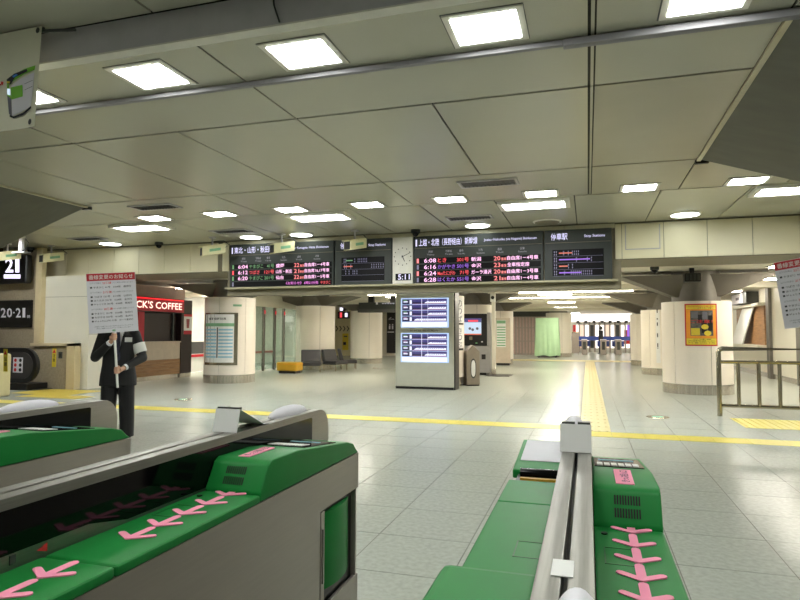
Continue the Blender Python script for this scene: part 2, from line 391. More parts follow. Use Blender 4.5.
for x, y, l in ((1.78, 12.43, 'round lit downlight above the white header panels near the hand rail'), (-2.16, 12.5, 'round lit downlight in front of the upper line board title'),
                (-6.22, 12.55, 'round lit downlight between the two board cameras on the coffee side'), (-7.51, 12.55, 'round lit downlight nearest the coffee side end of the boards'),
                (-11.5, 12.5, 'round lit downlight above the coffee shop header')):
    round_lamp(x, y, l)
round_lamp(-0.75, 12.5, 'unlit round ceiling disc above the upper line stop board', False, 'ceiling disc')
def vent(x, y, label):
    t = thing('ceiling_vent', label, 'vent', (x, y, CZ), 'ceiling air vents')
    BX('backing', 'black', t, x-.40, x+.40, y-.15, y+.15, CZ-0.004, CZ-0.0005)
    fr = MB()
    for (a, b, c, d) in ((-.44,.44,-.19,-.15),(-.44,.44,.15,.19),(-.44,-.40,-.15,.15),(.40,.44,-.15,.15)): fr.box(x+a, x+b, y+c, y+d, CZ-0.02, CZ-0.0005)
    fr.build('frame', 'fascia', t)
    for k in range(13): BX('slat', 'darkgrey', t, x-.375+k*.0615, x-.360+k*.0615, y-.15, y+.15, CZ-0.018, CZ-0.005)
for x, y, l in ((-1.39, 8.99, 'dark slatted ceiling vent nearest the gates above the upper line board'), (-2.16, 11.62, 'dark slatted ceiling vent just ahead of the upper line board'),
                (-7.36, 9.04, 'dark slatted ceiling vent beside the glaring coffee side lamp'), (-7.50, 11.70, 'dark slatted ceiling vent ahead of the northern line board'),
                (-11.43, 11.70, 'dark slatted ceiling vent above the notice holder')):
    vent(x, y, l)
def box_camera(x, y, rz, label):
    t = thing('security_camera', label, 'security camera', (x, y, CZ), 'box security cameras', local=True)
    def sb(x0, x1, y0, y1, z0, z1): k = .20; return MB().hexa([(a, b, c+b*k) for a, b, c in ((x0,y0,z0),(x1,y0,z0),(x1,y1,z0),(x0,y1,z0),(x0,y0,z1),(x1,y0,z1),(x1,y1,z1),(x0,y1,z1))])
    MB().tube([(0, 0, -0.03), (0, 0, -.001)], [0.09, 0.10], 14).build('mount_plate', 'fascia', t)
    MB().tube([(0, 0, -0.03), (0, 0, -0.24)], 0.025, 8).build('drop_rod', 'fascia', t)
    b = sb(-.12, .12, -.29, .33, -.47, -.23).build('housing', 'camcream', t, 0.015)
    sb(-.13, .13, -.35, .30, -.232, -.218).build('visor', 'camcream', b)
    sb(-.095, .095, -.30, -.289, -.445, -.255).build('lens_window', 'black', b)
    sb(.1201, .122, -.10, .20, -.385, -.315).build('side_label', 'linegreen', b)
    MB().tube([(.02, .33, -.26), (.04, .46, -.18), (.03, .30, -.08), (0, .03, -.12)], 0.012, 6).build('cable', 'darkgrey', t)
    t.rotation_euler = (0, 0, rz); t.scale = (.86, .86, .9)
R = math.radians
box_camera(-13.28, 12.4, R(-15), 'cream box camera above the white wall beside the escalator')
box_camera(-8.42, 12.35, R(-42), 'cream box camera at the coffee side end of the departure boards')
box_camera(-6.63, 12.40, R(-30), 'cream box camera in front of the northern line board title')
box_camera(-4.84, 12.38, R(-20), 'cream box camera in front of the stop station board by the clock')
box_camera(-14.05, 11.8, R(-15), 'cream box camera in front of the lit platform 21 sign')
def dome(x, y, z, label):
    t = thing('dome_camera', label, 'dome camera', (x, y, z), 'dome cameras')
    MB().tube([(x, y, z-0.07), (x, y, z-0.001)], 0.10, 20).build('base', 'boardgrey', t, smooth=True)
    MB().ball((x, y, z-0.07), (0.075, 0.075, 0.08), 16).build('dome', 'blackgloss', t, smooth=True)
dome(-3.55, 12.7, CZ, 'black dome camera above the wall clock')
dome(-10.2, 12.7, CZ, 'black dome camera over the white header panels by the coffee sign')
dome(-14.1, 12.5, CZ, 'black dome camera beside the escalator side camera')
dome(1.5, 15.2, LZ, 'small dome camera under the header beside the poster column')
t = thing('ceiling_bracket', 'grey hanging bracket with looped cable near the escalator soffit', 'bracket', (-12.9, 11.2, CZ))
BX('post', 'fascia', t, -12.95, -12.87, 11.16, 11.24, CZ-0.34, CZ-0.001)
BX('foot_plate', 'fascia', t, -13.1, -12.72, 11.1, 11.3, CZ-0.36, CZ-0.34)
MB().tube([(-12.88,11.2,CZ-.33), (-12.76,11.2,CZ-.25), (-12.70,11.2,CZ-.12), (-12.80,11.2,CZ-.02)], 0.012, 8).build('cable', 'black', t)

# ---- hanging cloth banner at the near fascia
t = thing('hanging_banner', 'cream cloth banner printed with a ticket gate drawing hung from the ceiling', 'banner', (-4.6, 3.38, 2.94))
nb = 14
bm_ = MB(); vs_ = []
def by(u, v): return 3.38+0.02*math.sin(u*5)+0.03*(1-v)*math.sin(u*9)
def bxx(u, v): return -5.54+u*1.78-0.05*(1-v)*u
for i in range(nb+1):
    for j in range(7):
        u, v = i/nb, j/6; vs_.append((bxx(u, v), by(u, v), 2.94+v*0.73))
fs_ = [(i*7+j, (i+1)*7+j, (i+1)*7+j+1, i*7+j+1) for i in range(nb) for j in range(6)]
N_ = len(vs_)
bm_.add(vs_+[(x, y+0.004, z) for x, y, z in vs_], fs_+[tuple(q+N_ for q in reversed(f)) for f in fs_]).build('cloth', 'bannercloth', t, smooth=True)
bmapp = lambda u, v, l: Vector((bxx(u, v), by(u, v)-l, 2.94+v*0.73))
def bpx(px, py, l):
    P = Yp(px, py, 3.38); v = (P.z-2.94)/.73; return bmapp((P.x+5.54)/(1.78-.05*(1-v)), v, l)
def bpoly(m, pts, l, name='printed_gate'):
    MB().add([bpx(x, y, l) for x, y in pts], [tuple(range(len(pts)))]).build(name, m, t)
bpoly('signwhite', [(12, 86), (22, 79.5), (36.5, 73), (35, 90), (32, 107), (22, 112), (12, 116)], .006)
bpoly('greyink', [(8, 96), (12, 98), (12, 116), (9, 114)], .007)
bpoly('gategreen', [(8, 80), (16, 75), (26, 70), (38, 66.5), (37, 71), (26, 75), (14, 82), (10, 86), (12, 99), (8, 96)], .008)
bpoly('ink', [(8.5, 80), (16, 74.5), (29, 70), (30, 72.5), (17, 78), (12, 85), (8.5, 84)], .010)
bpoly('gateblue', [(14, 77), (18.5, 74.8), (20, 76), (15.5, 78.5)], .012)
bpoly('yellow', [(8.5, 82), (12, 82), (11.5, 84), (8.5, 84)], .012)
bpoly('gategreen', [(12, 88), (24, 85.5), (24, 97), (12, 100)], .009)
bpoly('scr_pale', [(8.5, 89), (11.5, 89.5), (11.5, 96), (8.5, 95)], .011)
bpoly('ink', [(10, 115), (14, 116.5), (24, 113), (33, 106.5), (33, 109), (24, 115.5), (14, 118.5), (10, 117)], .010)
bpoly('greyink', [(26, 84.5), (35, 81), (35, 81.5), (26, 85)], .009, 'printed_line'); bpoly('greyink', [(26, 90.5), (34.5, 87), (34.5, 87.5), (26, 91)], .009, 'printed_line')
bpoly('redink', [(0, 85.5), (2.5, 84), (2, 82), (4.8, 82.5), (4, 86), (3, 85), (0.5, 87)], .008, 'printed_arrow')
for (u, v) in ((0.985, 0.96), (0.975, 0.05)): disc(t, 'eyelet', bmapp, 'darkgrey', u, v, 0.010, 0.006, 12, 0.03)
MB().tube([(-3.78, 3.38, 3.645), (-3.55, 3.46, 3.66)], 0.012, 8).build('hook_bar', 'darkgrey', t)
MB().tube([(-5.54, 3.40, 3.675), (-3.78, 3.40, 3.675)], 0.012, 8).build('top_bar', 'darkgrey', t)

# ================================================================== DEPARTURE BOARDS
YB = 12.88
def board_body(t, px0, px1, pyt0, pyt1, pyb0, pyb1):
    pts = []
    A, B = Yp(px0, pyt0, YB), Yp(px1, pyt1, YB)
    z1 = 0.5*(A.z+B.z); z0 = 2.548
    o = BX('housing', 'boardgrey', t, A.x, B.x, YB, 13.01, z0, z1, 0.01)
    BX('title_rule', 'soffit', t, A.x+0.03, B.x-0.03, YB-0.004, YB, z1-0.265, z1-0.25)
    return A.x, B.x, z0, z1
xL0, xL1 = Yp(230, 260, YB).x, Yp(333.5, 260, YB).x
xS0, xS1 = Yp(335, 260, YB).x, Yp(391.5, 260, YB).x
xR0, xR1 = Yp(413.5, 260, YB).x, Yp(543, 255, YB).x
xT0, xT1 = Yp(544.5, 255, YB).x, Yp(612, 250, YB).x
BZ0, BZ1 = 2.548, 3.58
def body(t, x0, x1, rule=True):
    BX('housing', 'boardgrey', t, x0, x1, YB, 13.01, BZ0, BZ1, 0.008)
    if rule: BX('title_rule', 'soffit', t, x0+0.02, x1-0.02, YB-0.004, YB, BZ1-0.27, BZ1-0.262)
def led_board(name, label, x0, x1, title, eng, tw, rows, extra=None):
    t = thing(name, label, 'departure board', ((x0+x1)/2, YB, BZ0)); W = x1-x0
    body(t, x0, x1)
    M = front(YB, x0, BZ0)
    text(t, M, 'led_title', [(title, 0.045*W, tw*W, 0.81, 0.97)], lift=0.01, fat=0.02)
    text(t, M, 'led_title', [(eng, 0.56*W, 0.955*W, 0.85, 0.92)], lift=0.01, fat=0.012)
    deco(t, 'title_bar', M, 'led_title', [(0.018*W, 0.03*W, 0.81, 0.96)], 0.008)
    hs = (('時刻', .14), ('列車名', .285), ('番号', .385), ('行先', .535), ('番線', .68), ('記事', .85))
    text(t, M, 'led_small', [(h, (c-.016*len(h)/2)*W, (c+.016*len(h)/2)*W, 0.655, 0.71) for h, c in hs]
         + [(e, (c-.03)*W, (c+.03)*W, 0.60, 0.635) for e, (h, c) in zip(('Time', 'Train', 'Train No.', 'Destination', 'Track', 'Remarks'), hs)], name='column_heading', lift=0.008)
    rh = 0.14; z = 0.43
    for (bar, tm_, nm, nc, no, dest, tr, rem) in rows:
        rw = BX('row_display', 'boardblack', t, x0+0.02*W, x0+0.985*W, YB-0.012, YB, BZ0+z, BZ0+z+rh-0.025)
        deco(rw, 'row_mark', M, bar, [(0.028*W, 0.045*W, z+0.008, z+rh-0.034)], 0.014)
        a, b_ = z+0.012, z+rh-0.036
        if tm_:
            text(rw, M, 'led_white', [(tm_, 0.088*W, 0.185*W, a, b_)], lift=0.016, fat=0.025)
            text(rw, M, nc, [(nm, 0.198*W, (0.198+0.0345*min(len(nm), 4))*W, a, b_), (no, (0.444-0.0235*len(no))*W, 0.444*W, a, b_)], lift=0.016, fat=0.015)
            text(rw, M, 'led_white', [(dest, 0.462*W, (0.462+min(0.0385*len(dest), .155))*W, a, b_), (rem, 0.735*W, 0.965*W if len(rem) > 6 else 0.90*W, a, b_)], lift=0.016, fat=0.03)
            text(rw, M, 'led_salmon', [(tr, 0.635*W, 0.685*W, a, b_), ('番線', 0.69*W, 0.73*W, a, b_-0.03)], lift=0.016, fat=0.02)
        elif extra:
            text(rw, M, 'led_magenta', [(extra, 0.56*W, 0.865*W, a+0.01, b_-0.01)], lift=0.016, fat=0.015)
            text(rw, M, 'led_red', [('やまびこ', 0.885*W, 0.975*W, a+0.01, b_-0.01)], lift=0.016, fat=0.02)
        z -= rh
    return t
led_board('departure_board', 'departure board listing 6:04, 6:12 and 6:20 trains, hung beside the coffee shop', xL0, xL1, '東北・山形・秋田新幹線', 'Tohoku･Yamagata･Akita Shinkansen', 0.52,
    [('led_green', '6:04', 'やまびこ', 'led_green', '41号', '盛岡', '22', '自由席1－4号車'), ('led_red', '6:12', 'つばさ', 'led_red', '121号', '山形・新庄', '21', '自由席16,17号車'),
     ('led_green', '6:20', 'やまびこ', 'led_green', '201号', '仙台', '22', '自由席1－5号車'), ('led_dim', '', '', '', '', '', '', '')], '《お知らせ》 6時21分発')
led_board('departure_board', 'departure board listing four trains from 6:08 to 6:28, between clock and stop board', xR0, xR1, '上越・北陸（長野経由）新幹線', 'Joetsu･Hokuriku (via Nagano) Shinkansen', 0.51,
    [('led_salmon', '6:08', 'とき', 'led_red', '301号', '新潟', '20', '自由席1－4号車'), ('led_dim', '6:16', 'かがやき', 'led_purple', '501号', '金沢', '23', '全車指定席'),
     ('led_salmon', '6:24', 'Maxたにがわ', 'led_red', '71号', 'ガーラ湯沢', '20', '自由席1－3号車'), ('led_dim', '6:28', 'はくたか', 'led_purple', '551号', '金沢', '21', '自由席1－4号車')])
def stop_board(label, x0, x1, rows):
    t = thing('stop_station_board', label, 'station board', ((x0+x1)/2, YB, BZ0)); W = x1-x0
    body(t, x0, x1); M = front(YB, x0, BZ0)
    text(t, M, 'led_title', [('停車駅', 0.10*W, 0.35*W, 0.82, 0.965)], lift=0.01, fat=0.02)
    text(t, M, 'led_title', [('Stop Stations', 0.60*W, 0.90*W, 0.845, 0.915)], lift=0.01, fat=0.012)
    sc = BX('display', 'boardblack', t, x0+0.12*W, x0+0.88*W, YB-0.010, YB, BZ0+0.08, BZ0+0.62)
    for k, (c, a, b_, stops) in enumerate(rows):
        z = 0.55-0.135*k
        deco(sc, 'row_rule', M, 'led_dim', [(0.13*W, 0.87*W, z-0.070, z-0.066)], 0.012)
        if b_ > a: deco(sc, 'route_line', M, c, [(a*W, b_*W, z-0.012, z+0.012)], 0.013)
        if stops:
            deco(sc, 'stop_marks', M, 'led_dim', [(s*W-0.008, s*W+0.008, z+dz-0.018, z+dz+0.018) for s in stops for dz in (-0.03, 0.025)], 0.014)
    return t
stop_board('stop station display with green and orange routes beside the clock', xS0, xS1, [('led_green', .20, .32, [.17,.20,.36,.42,.45,.48,.51,.54,.57]), ('led_orange', .16, .32, [.18,.21,.29,.66,.70,.74,.78,.82,.86]), ('led_dim', 0, 0, [.20,.26,.33,.36,.40]), ('led_dim', 0, 0, [])])
stop_board('stop station display with orange and purple routes at the end of the boards', xT0, xT1, [('led_orange', .22, .42, [.15,.18,.29,.36,.42,.45,.48,.51]), ('led_purple', .22, .68, [.15,.18,.48,.64,.70]), ('led_orange', .22, .35, [.15,.18,.36,.42]), ('led_purple', .22, .55, [.15,.18,.30,.40,.43,.46,.49,.52,.55,.58,.61,.64,.67,.70])])
# clock
xc0, xc1 = xS1+0.02, xR0-0.02
t = thing('wall_clock', 'white wall clock panel reading 5:11 between the departure boards', 'clock', ((xc0+xc1)/2, YB, BZ0))
BX('panel', 'whiteframe', t, xc0, xc1, YB+0.01, 13.01, BZ0, BZ1, 0.006)
M = front(YB+0.01, (xc0+xc1)/2, BZ0); cw = (xc1-xc0)/2
for k in range(12):
    a = k*PI/6; b = MB(); cx_, cz_ = 0.19*math.sin(a), 0.60+0.19*math.cos(a)
    disc(t, 'hour_mark', M, 'darkgrey', cx_, cz_, 0.013, 0.004, 10)
def hand(a, L, w_):
    d = Vector((math.sin(a), math.cos(a))); n = Vector((d.y, -d.x))
    q = [d*-0.03+n*w_, d*L+n*w_*.6, d*L-n*w_*.6, d*-0.03-n*w_]
    MB().add([M(p.x, 0.60+p.y, 0.008) for p in q], [(0,1,2,3)]).build('hand', 'darkgrey', t)
hand((5+11/60)*PI/6, 0.12, 0.012); hand(11*PI/30, 0.20, 0.008)
dd = BX('digital_display', 'boardblack', t, (xc0+xc1)/2-0.16, (xc0+xc1)/2+0.19, YB-0.002, YB+0.01, BZ0+0.07, BZ0+0.22)
text(dd, M, 'led_title', [('5:11', -0.10, 0.17, 0.085, 0.205)], lift=0.015, fat=0.03)

# ================================================================== COLUMNS
def column(x, y, r, top, label, neck=0.35, cap=1.75, capz=2.55, seams=6, a0=0.3):
    t = thing('round_column', label, 'column', (x, y, 0), 'round concourse columns')
    MB().tube([(x, y, 0.0), (x, y, LZ-0.01)], r*0.70, 24).build('core', 'neck', t, smooth=True)
    MB().tube([(x, y, 0.01), (x, y, top-0.004)], r-0.012, 32).build('backing', 'drumgap', t, smooth=True)
    for k in range(seams):
        b = MB(); n = 9; A = a0+2*PI*k/seams+0.008; B = a0+2*PI*(k+1)/seams-0.008; vs_ = []
        for i in range(n+1):
            a = A+(B-A)*i/n
            for (rr, z) in ((r, 0.24), (r, top), (r-0.03, top), (r-0.03, 0.24)): vs_.append((x+rr*math.sin(a), y-rr*math.cos(a), z))
        fs_ = [(i*4+j, (i+1)*4+j, (i+1)*4+(j+1) % 4, i*4+(j+1) % 4) for i in range(n) for j in range(4)]+[(0,1,2,3), (n*4+3, n*4+2, n*4+1, n*4)]
        b.add(vs_, fs_).build('panel', 'drum', t, smooth=True)
    MB().tube([(x, y, 0.0), (x, y, 0.235)], r+0.006, 40).build('kick_band', 'kick', t, smooth=True)
    if cap:
        c = cap; b = MB()
        b.hexa([(x-.50,y-.36,capz),(x+.50,y-.36,capz),(x+.50,y+.36,capz),(x-.50,y+.36,capz),(x-c,y-.50,2.90),(x+c,y-.50,2.90),(x+c,y+.50,2.90),(x-c,y+.50,2.90)]).build('capital', 'capital', t)
    return t
cR = column(2.6, 16.8, 0.80, 2.24, 'cream drum column with a yellow poster beside the hand rail', cap=1.8, capz=2.36, a0=R(14))
column(2.62, 23.9, 0.76, 2.30, 'cream drum column with a vertical notice strip behind the poster column', cap=2.0, capz=2.4)
column(2.66, 30.4, 0.76, 2.35, 'cream drum column farthest along the hand rail side', cap=2.0, capz=2.4)
cL = column(-10.2, 15.95, 0.74, 2.48, 'cream drum column carrying a framed timetable beside the coffee shop', cap=1.9, capz=2.5, a0=R(-52))
column(-10.56, 22.7, 0.79, 2.53, 'cream drum column behind the black lounge seats', cap=1.8, capz=2.5, a0=R(-22))
column(-10.35, 28.1, 0.78, 2.52, 'cream drum column beyond the lounge seats by the toilet sign', cap=1.8, capz=2.5, a0=R(-30))
column(-4.05, 16.95, 0.72, 2.50, 'cream column behind the information kiosk with a paper notice strip', cap=1.6, capz=2.5)
column(-4.05, 22.7, 0.72, 2.50, 'cream column behind the black ticket screen', cap=1.6, capz=2.5)
column(-4.10, 29.3, 0.72, 2.50, 'cream column behind the timetable board stand', cap=1.6, capz=2.5)
column(-1.75, 39.8, 0.78, 2.75, 'cream column beside the green draped box', cap=0, capz=2.5)
# poster on the near drum
def on_angle(cx, cy, r, px, py):
    d = ray(px, py); dx, dy = d.x, d.y; ox, oy = -cx, -cy
    a = dx*dx+dy*dy; b = 2*(ox*dx+oy*dy); c = ox*ox+oy*oy-r*r; D = max(b*b-4*a*c, 0); tt = (-b-math.sqrt(D))/(2*a)
    P = CAM+d*tt; return math.atan2(P.x-cx, cy-P.y), P.z
def curved_panel(t, name, cx, cy, r, a0, a1, z0, z1, m, th=0.012):
    n = 8; b = MB(); vs_ = []
    for i in range(n+1):
        a = a0+(a1-a0)*i/n
        for (rr, z) in ((r+0.002, z0), (r+th, z0), (r+th, z1), (r+0.002, z1)): vs_.append((cx+rr*math.sin(a), cy-rr*math.cos(a), z))
    fs_ = [(i*4+j, (i+1)*4+j, (i+1)*4+(j+1) % 4, i*4+(j+1) % 4) for i in range(n) for j in range(4)]+[(0,1,2,3), (n*4+3, n*4+2, n*4+1, n*4)]
    return b.add(vs_, fs_).build(name, m, t, smooth=True)
aa, zt = on_angle(2.6, 16.8, .8, 684.5, 304); ab, zb = on_angle(2.6, 16.8, .8, 717.5, 346)
t = thing('poster', 'yellow warning poster with red border on the drum column', 'poster', (2.55, 16.0, zb))
cm = cmap(2.6, 16.8, 0.8)
curved_panel(t, 'border', 2.6, 16.8, 0.8, aa, ab, zb, zt, 'red', 0.006)
U = lambda u: aa+(ab-aa)*u; V = lambda v: zb+(zt-zb)*v
deco(t, 'yellow_field', cm, 'yellow', [(U(.04), U(.96), V(.03), V(.18)), (U(.04), U(.96), V(.87), V(.97))], 0.008, 6)
deco(t, 'orange_field', cm, 'orange', [(U(.04), U(.96), V(.185), V(.865))], 0.008, 6)
deco(t, 'photo', cm, 'photo', [(U(.17), U(.86), V(.24), V(.84))], 0.010, 6)
deco(t, 'photo_floor', cm, 'yellow', [(U(.19), U(.45), V(.25), V(.42))], 0.012, 2)
deco(t, 'photo_leg', cm, 'black', [(U(.5), U(.66), V(.30), V(.60)), (U(.70), U(.84), V(.36), V(.72)), (U(.40), U(.52), V(.55), V(.74))], 0.011, 2)
deco(t, 'photo_bag', cm, 'greyink', [(U(.20), U(.40), V(.66), V(.82)), (U(.54), U(.68), V(.64), V(.8))], 0.012, 2)
for (cu_, cv_) in ((.60, .45), (.68, .30)): disc(t, 'yellow_spot', cm, 'yellow', U(cu_), V(cv_), (ab-aa)*0.11, 0.019, 16, 0.06)
text(t, cm, 'redink', [('キャリーバッグご使用の際は', U(.12), U(.88), V(.92), V(.955)), ('ご注意！', U(.16), U(.84), V(.54), V(.62))], lift=0.014, fat=0.02)
text(t, cm, 'ink', [('お客さまへお願い', U(.40), U(.88), V(.885), V(.91)), ('ご注意', U(.25), U(.8), V(.145), V(.17)), ('まわりのお客さまにお気をつけください', U(.10), U(.9), V(.10), V(.135)), ('ホーム・階段・エスカレーターでは', U(.10), U(.9), V(.055), V(.09))], lift=0.010, fat=0.015)
# notice strip on second drum
a2, z2t = on_angle(2.62, 23.9, .76, 655.5, 311); a3, z2b = on_angle(2.62, 23.9, .76, 659.5, 363)
t = thing('notice_strip', 'tall white notice strip with black symbols on the second drum column', 'notice', (2.5, 23.1, z2b))
curved_panel(t, 'sheet', 2.62, 23.9, .76, a2, a3+0.05, z2b, z2t, 'paper', 0.006)
cm2 = cmap(2.62, 23.9, .76)
deco(t, 'printed_marks', cm2, 'ink', [(a2+(a3-a2)*.4, a2+(a3-a2)*.75, z2b+k, z2b+k+h) for k, h in ((1.75, .14), (1.52, .05), (1.3, .12), (.98, .06), (.9, .1), (.55, .14), (.5, .03))], 0.009, 2)
# framed timetable on left drum
a4, z4t = on_angle(-10.2, 15.95, .74, 206.5, 313); a5, z4b = on_angle(-10.2, 15.95, .74, 237, 365)
t = thing('wall_timetable', 'framed timetable poster with blue and white rows on the coffee side column', 'timetable', (-9.9, 15.2, z4b))
cm3 = cmap(-10.2, 15.95, .74)
curved_panel(t, 'frame', -10.2, 15.95, .74, a4, a5, z4b, z4t, 'railsteel', 0.03)
U = lambda u: a4+(a5-a4)*u; V = lambda v: z4b+(z4t-z4b)*v
deco(t, 'sheet', cm3, 'paper', [(U(.05), U(.90), V(.05), V(.97))], 0.033, 6)
deco(t, 'green_band', cm3, 'linegreen', [(U(.05), U(.90), V(.74), V(.80))], 0.036, 6)
deco(t, 'blue_rows', cm3, 'lineblue', [(U(.08), U(.44), V(.14+.065*k), V(.17+.065*k)) for k in range(9)]+[(U(.50), U(.87), V(.14+.065*k), V(.17+.065*k)) for k in range(9)], 0.036, 3)
deco(t, 'divider', cm3, 'boardgrey', [(U(.455), U(.485), V(.14), V(.72))], 0.036, 1)
text(t, cm3, 'ink', [('新幹線時刻表', U(.2), U(.7), V(.86), V(.91))], lift=0.036, fat=0.03)
s_ = curved_panel(cL, 'column_sign', -10.2, 15.95, .74, on_angle(-10.2, 15.95, .74, 233, 309)[0], on_angle(-10.2, 15.95, .74, 241.5, 309)[0], 2.21, 2.27, 'linegreen', 0.01)
# notice strip on the kiosk column
t = thing('paper_notice', 'white paper notices with black lettering on the column beside the kiosk', 'notice', (-3.5, 16.4, 1.0))
cm4 = cmap(-4.05, 16.95, .72)
for (z0, z1, s) in ((1.75, 2.45, ('の', 'り', 'ば')), (1.05, 1.68, ('き', 'っ', 'ぷ'))):
    p_ = curved_panel(t, 'sheet', -4.05, 16.95, .72, R(52), R(82), z0, z1, 'paper', 0.005)
    text(p_, cm4, 'greyink', [(c, R(56), R(76), z1-0.05-(k+1)*(z1-z0-.06)/3, z1-0.08-k*(z1-z0-.06)/3) for k, c in enumerate(s)], lift=0.008, fat=0.02)
curved_panel(t, 'black_band', -4.05, 16.95, .72, R(50), R(84), 1.69, 1.74, 'black', 0.008)
curved_panel(t, 'black_band', -4.05, 16.95, .72, R(50), R(84), 0.98, 1.04, 'black', 0.008)
# necks: projector box above the poster column
t = thing('projector_box', 'black device box fixed under the capital of the poster column', 'device', (2.3, 15.6, 2.55))
BX('body', 'black', t, 2.17, 2.52, 15.42, 15.72, 2.66, 2.86, 0.02)
BX('bracket', 'black', t, 2.30, 2.40, 15.62, 15.72, 2.86, LZ-.004)
for k in range(4): BX('fin', 'darkgrey', t, 2.20+.08*k, 2.25+.08*k, 15.405, 15.42, 2.69, 2.83)

# ---- lights beyond the header
def strip(x0, x1, y, label):
    t = thing('strip_light', label, 'strip light', ((x0+x1)/2, y, LZ), 'long strip lights beyond the header')
    BX('tray', 'whiteframe', t, x0, x1, y-0.14, y+0.14, LZ-0.06, LZ-0.001, 0.005)
    BX('tube', 'lampstrip', t, x0+0.04, x1-0.04, y-0.10, y+0.10, LZ-0.085, LZ-0.06, 0.01)
strip(-2.4, 1.55, 22.4, 'long lateral strip light nearest behind the departure boards')
strip(-3.3, 1.25, 25.8, 'long lateral strip light second behind the departure boards')
strip(-8.2, -5.7, 22.4, 'long lateral strip light over the lounge side of the concourse')
t_n = 0
ROWS = [15.6, 19.0, 24.3, 30.5, 36.2, 42.0, 47.0]  # nearest row is added to brighten the columns below
for y in ROWS:
    for x in (-7.4, -1.2, 4.6):
        t_n += 1
        t = thing('ceiling_light', 'bright ceiling panel in the %s row beyond the header, %s' % (ORD[ROWS.index(y)], {-7.4: 'lounge side', -1.2: 'over the tactile path'}.get(x, 'hand rail side')), 'ceiling light', (x, y, LZ), 'panels beyond the header')
        BX('frame', 'whiteframe', t, x-.68, x+.68, y-.24, y+.24, LZ-0.03, LZ-0.001, 0.004)
        BX('diffuser', 'lampfar', t, x-.62, x+.62, y-.18, y+.18, LZ-0.045, LZ-0.03)
for x in (-18.5, -13.4):
    for y in (17.9, 20.0, 22.0, 24.0):  # panels added to brighten the room behind the glass doors
        t = thing('ceiling_light', 'added ceiling panel inside the glazed side area, %s row %s' % ('outer' if x < -15 else 'inner', {17.9: 'one', 20.0: 'two', 22.0: 'three', 24.0: 'four'}[y]), 'ceiling light', (x, y, LZ), 'added panels of the side area')
        BX('frame', 'whiteframe', t, x-.62, x+.62, y-.24, y+.24, LZ-0.03, LZ-0.001, 0.004)
        BX('diffuser', 'lampfar', t, x-.56, x+.56, y-.18, y+.18, LZ-0.045, LZ-0.03)

# ================================================================== FLOOR MARKINGS
def block_mesh(w_, d_, kind, m):
    b = MB().box(0.002, w_-0.002, 0.002, d_-0.002, 0.0, 0.003)
    if kind == 'bars':
        for k in range(4): c = w_*(k+.5)/4; b.box(c-0.02, c+0.02, 0.02, d_-0.02, 0.003, 0.008)
    elif kind == 'dots':
        for i in range(5):
            for j in range(5):
                x, y = w_*(i+.5)/5, d_*(j+.5)/5; b.box(x-.014, x+.014, y-.014, y+.014, 0.003, 0.007)
    me = b.mesh('tactile_block'); me.materials.append(MATS[m]); return me
t = thing('tactile_path', 'pale yellow ribbed tactile path leading away down the concourse', 'tactile path', (0.09, 10.1, 0))
me = block_mesh(0.44, 0.44, 'bars', 'yellowpale')
for k in range(53): put(me, 'tactile_block', t, (-0.13, 9.62+0.44*k, 0.0005))
me = block_mesh(0.44, 0.45, 'plain', 'yellowline')
t = thing('yellow_line', 'yellow floor line crossing from the coffee side to the tactile path', 'floor line', (-6, 9.9, 0))
for k in range(36): put(me, 'line_block', t, (-0.57-0.44*k, 9.66, 0.0005))
t = thing('yellow_line', 'yellow floor line crossing from the tactile path past the hand rail', 'floor line', (3, 9.4, 0))
put(me, 'line_block', t, (-0.13, 9.14, 0.0005))
for k in range(16): put(me, 'line_block', t, (0.31+0.44*k, 9.14, 0.0005))
me = block_mesh(0.57, 0.57, 'dots', 'yellowline')
t = thing('tactile_pad', 'square yellow tactile pad in front of the hand rail', 'tactile pad', (3, 11.3, 0))
for i in range(3):
    for j in range(2): put(me, 'tactile_block', t, (2.32+.57*i, 10.70+.57*j, 0.0005))
me = block_mesh(0.57, 0.57, 'plain', 'padyellow')
t = thing('tactile_pad', 'yellow tactile pad at the foot of the escalator', 'tactile pad', (-12, 11.5, 0))
for i in range(3):
    for j in range(3): put(me, 'tactile_block', t, (-12.40+.57*i if j == 0 else -13.2+.57*i, 10.72+.57*j, 0.0005))
t = thing('tactile_path', 'pale yellow tactile line crossing far ahead before the green draped box', 'tactile path', (0, 34, 0))
me = block_mesh(0.44, 0.44, 'plain', 'yellowpale')
for k in range(31):
    for q in range(4): put(me, 'tactile_block', t, (-8.05+.44*k, 33.2+.44*q, 0.0004))
def floor_led(x, y, label):
    t = thing('floor_light', label, 'floor light', (x, y, 0), 'green floor guide lights')
    MB().tube([(x, y, 0.0), (x, y, 0.006)], [0.19, 0.185], 24).build('rim', 'railsteel', t)
    MB().tube([(x, y, 0.006), (x, y, 0.009)], 0.10, 20).build('lens', 'floorled', t)
floor_led(1.15, 11.6, 'small round green floor light beside the tactile path near the hand rail')
floor_led(-8.43, 11.4, 'small round green floor light in front of the coffee shop')
t = thing('floor_hatch', 'round steel floor hatch ring beyond the lounge seats', 'floor hatch', (-8.0, 24.2, 0))
MB().tube([(-8.0, 24.2, 0), (-8.0, 24.2, 0.004)], 0.6, 28).build('ring', 'kick', t)
MB().tube([(-8.0, 24.2, 0.004), (-8.0, 24.2, 0.006)], 0.5, 28).build('lid', 'tile', t)

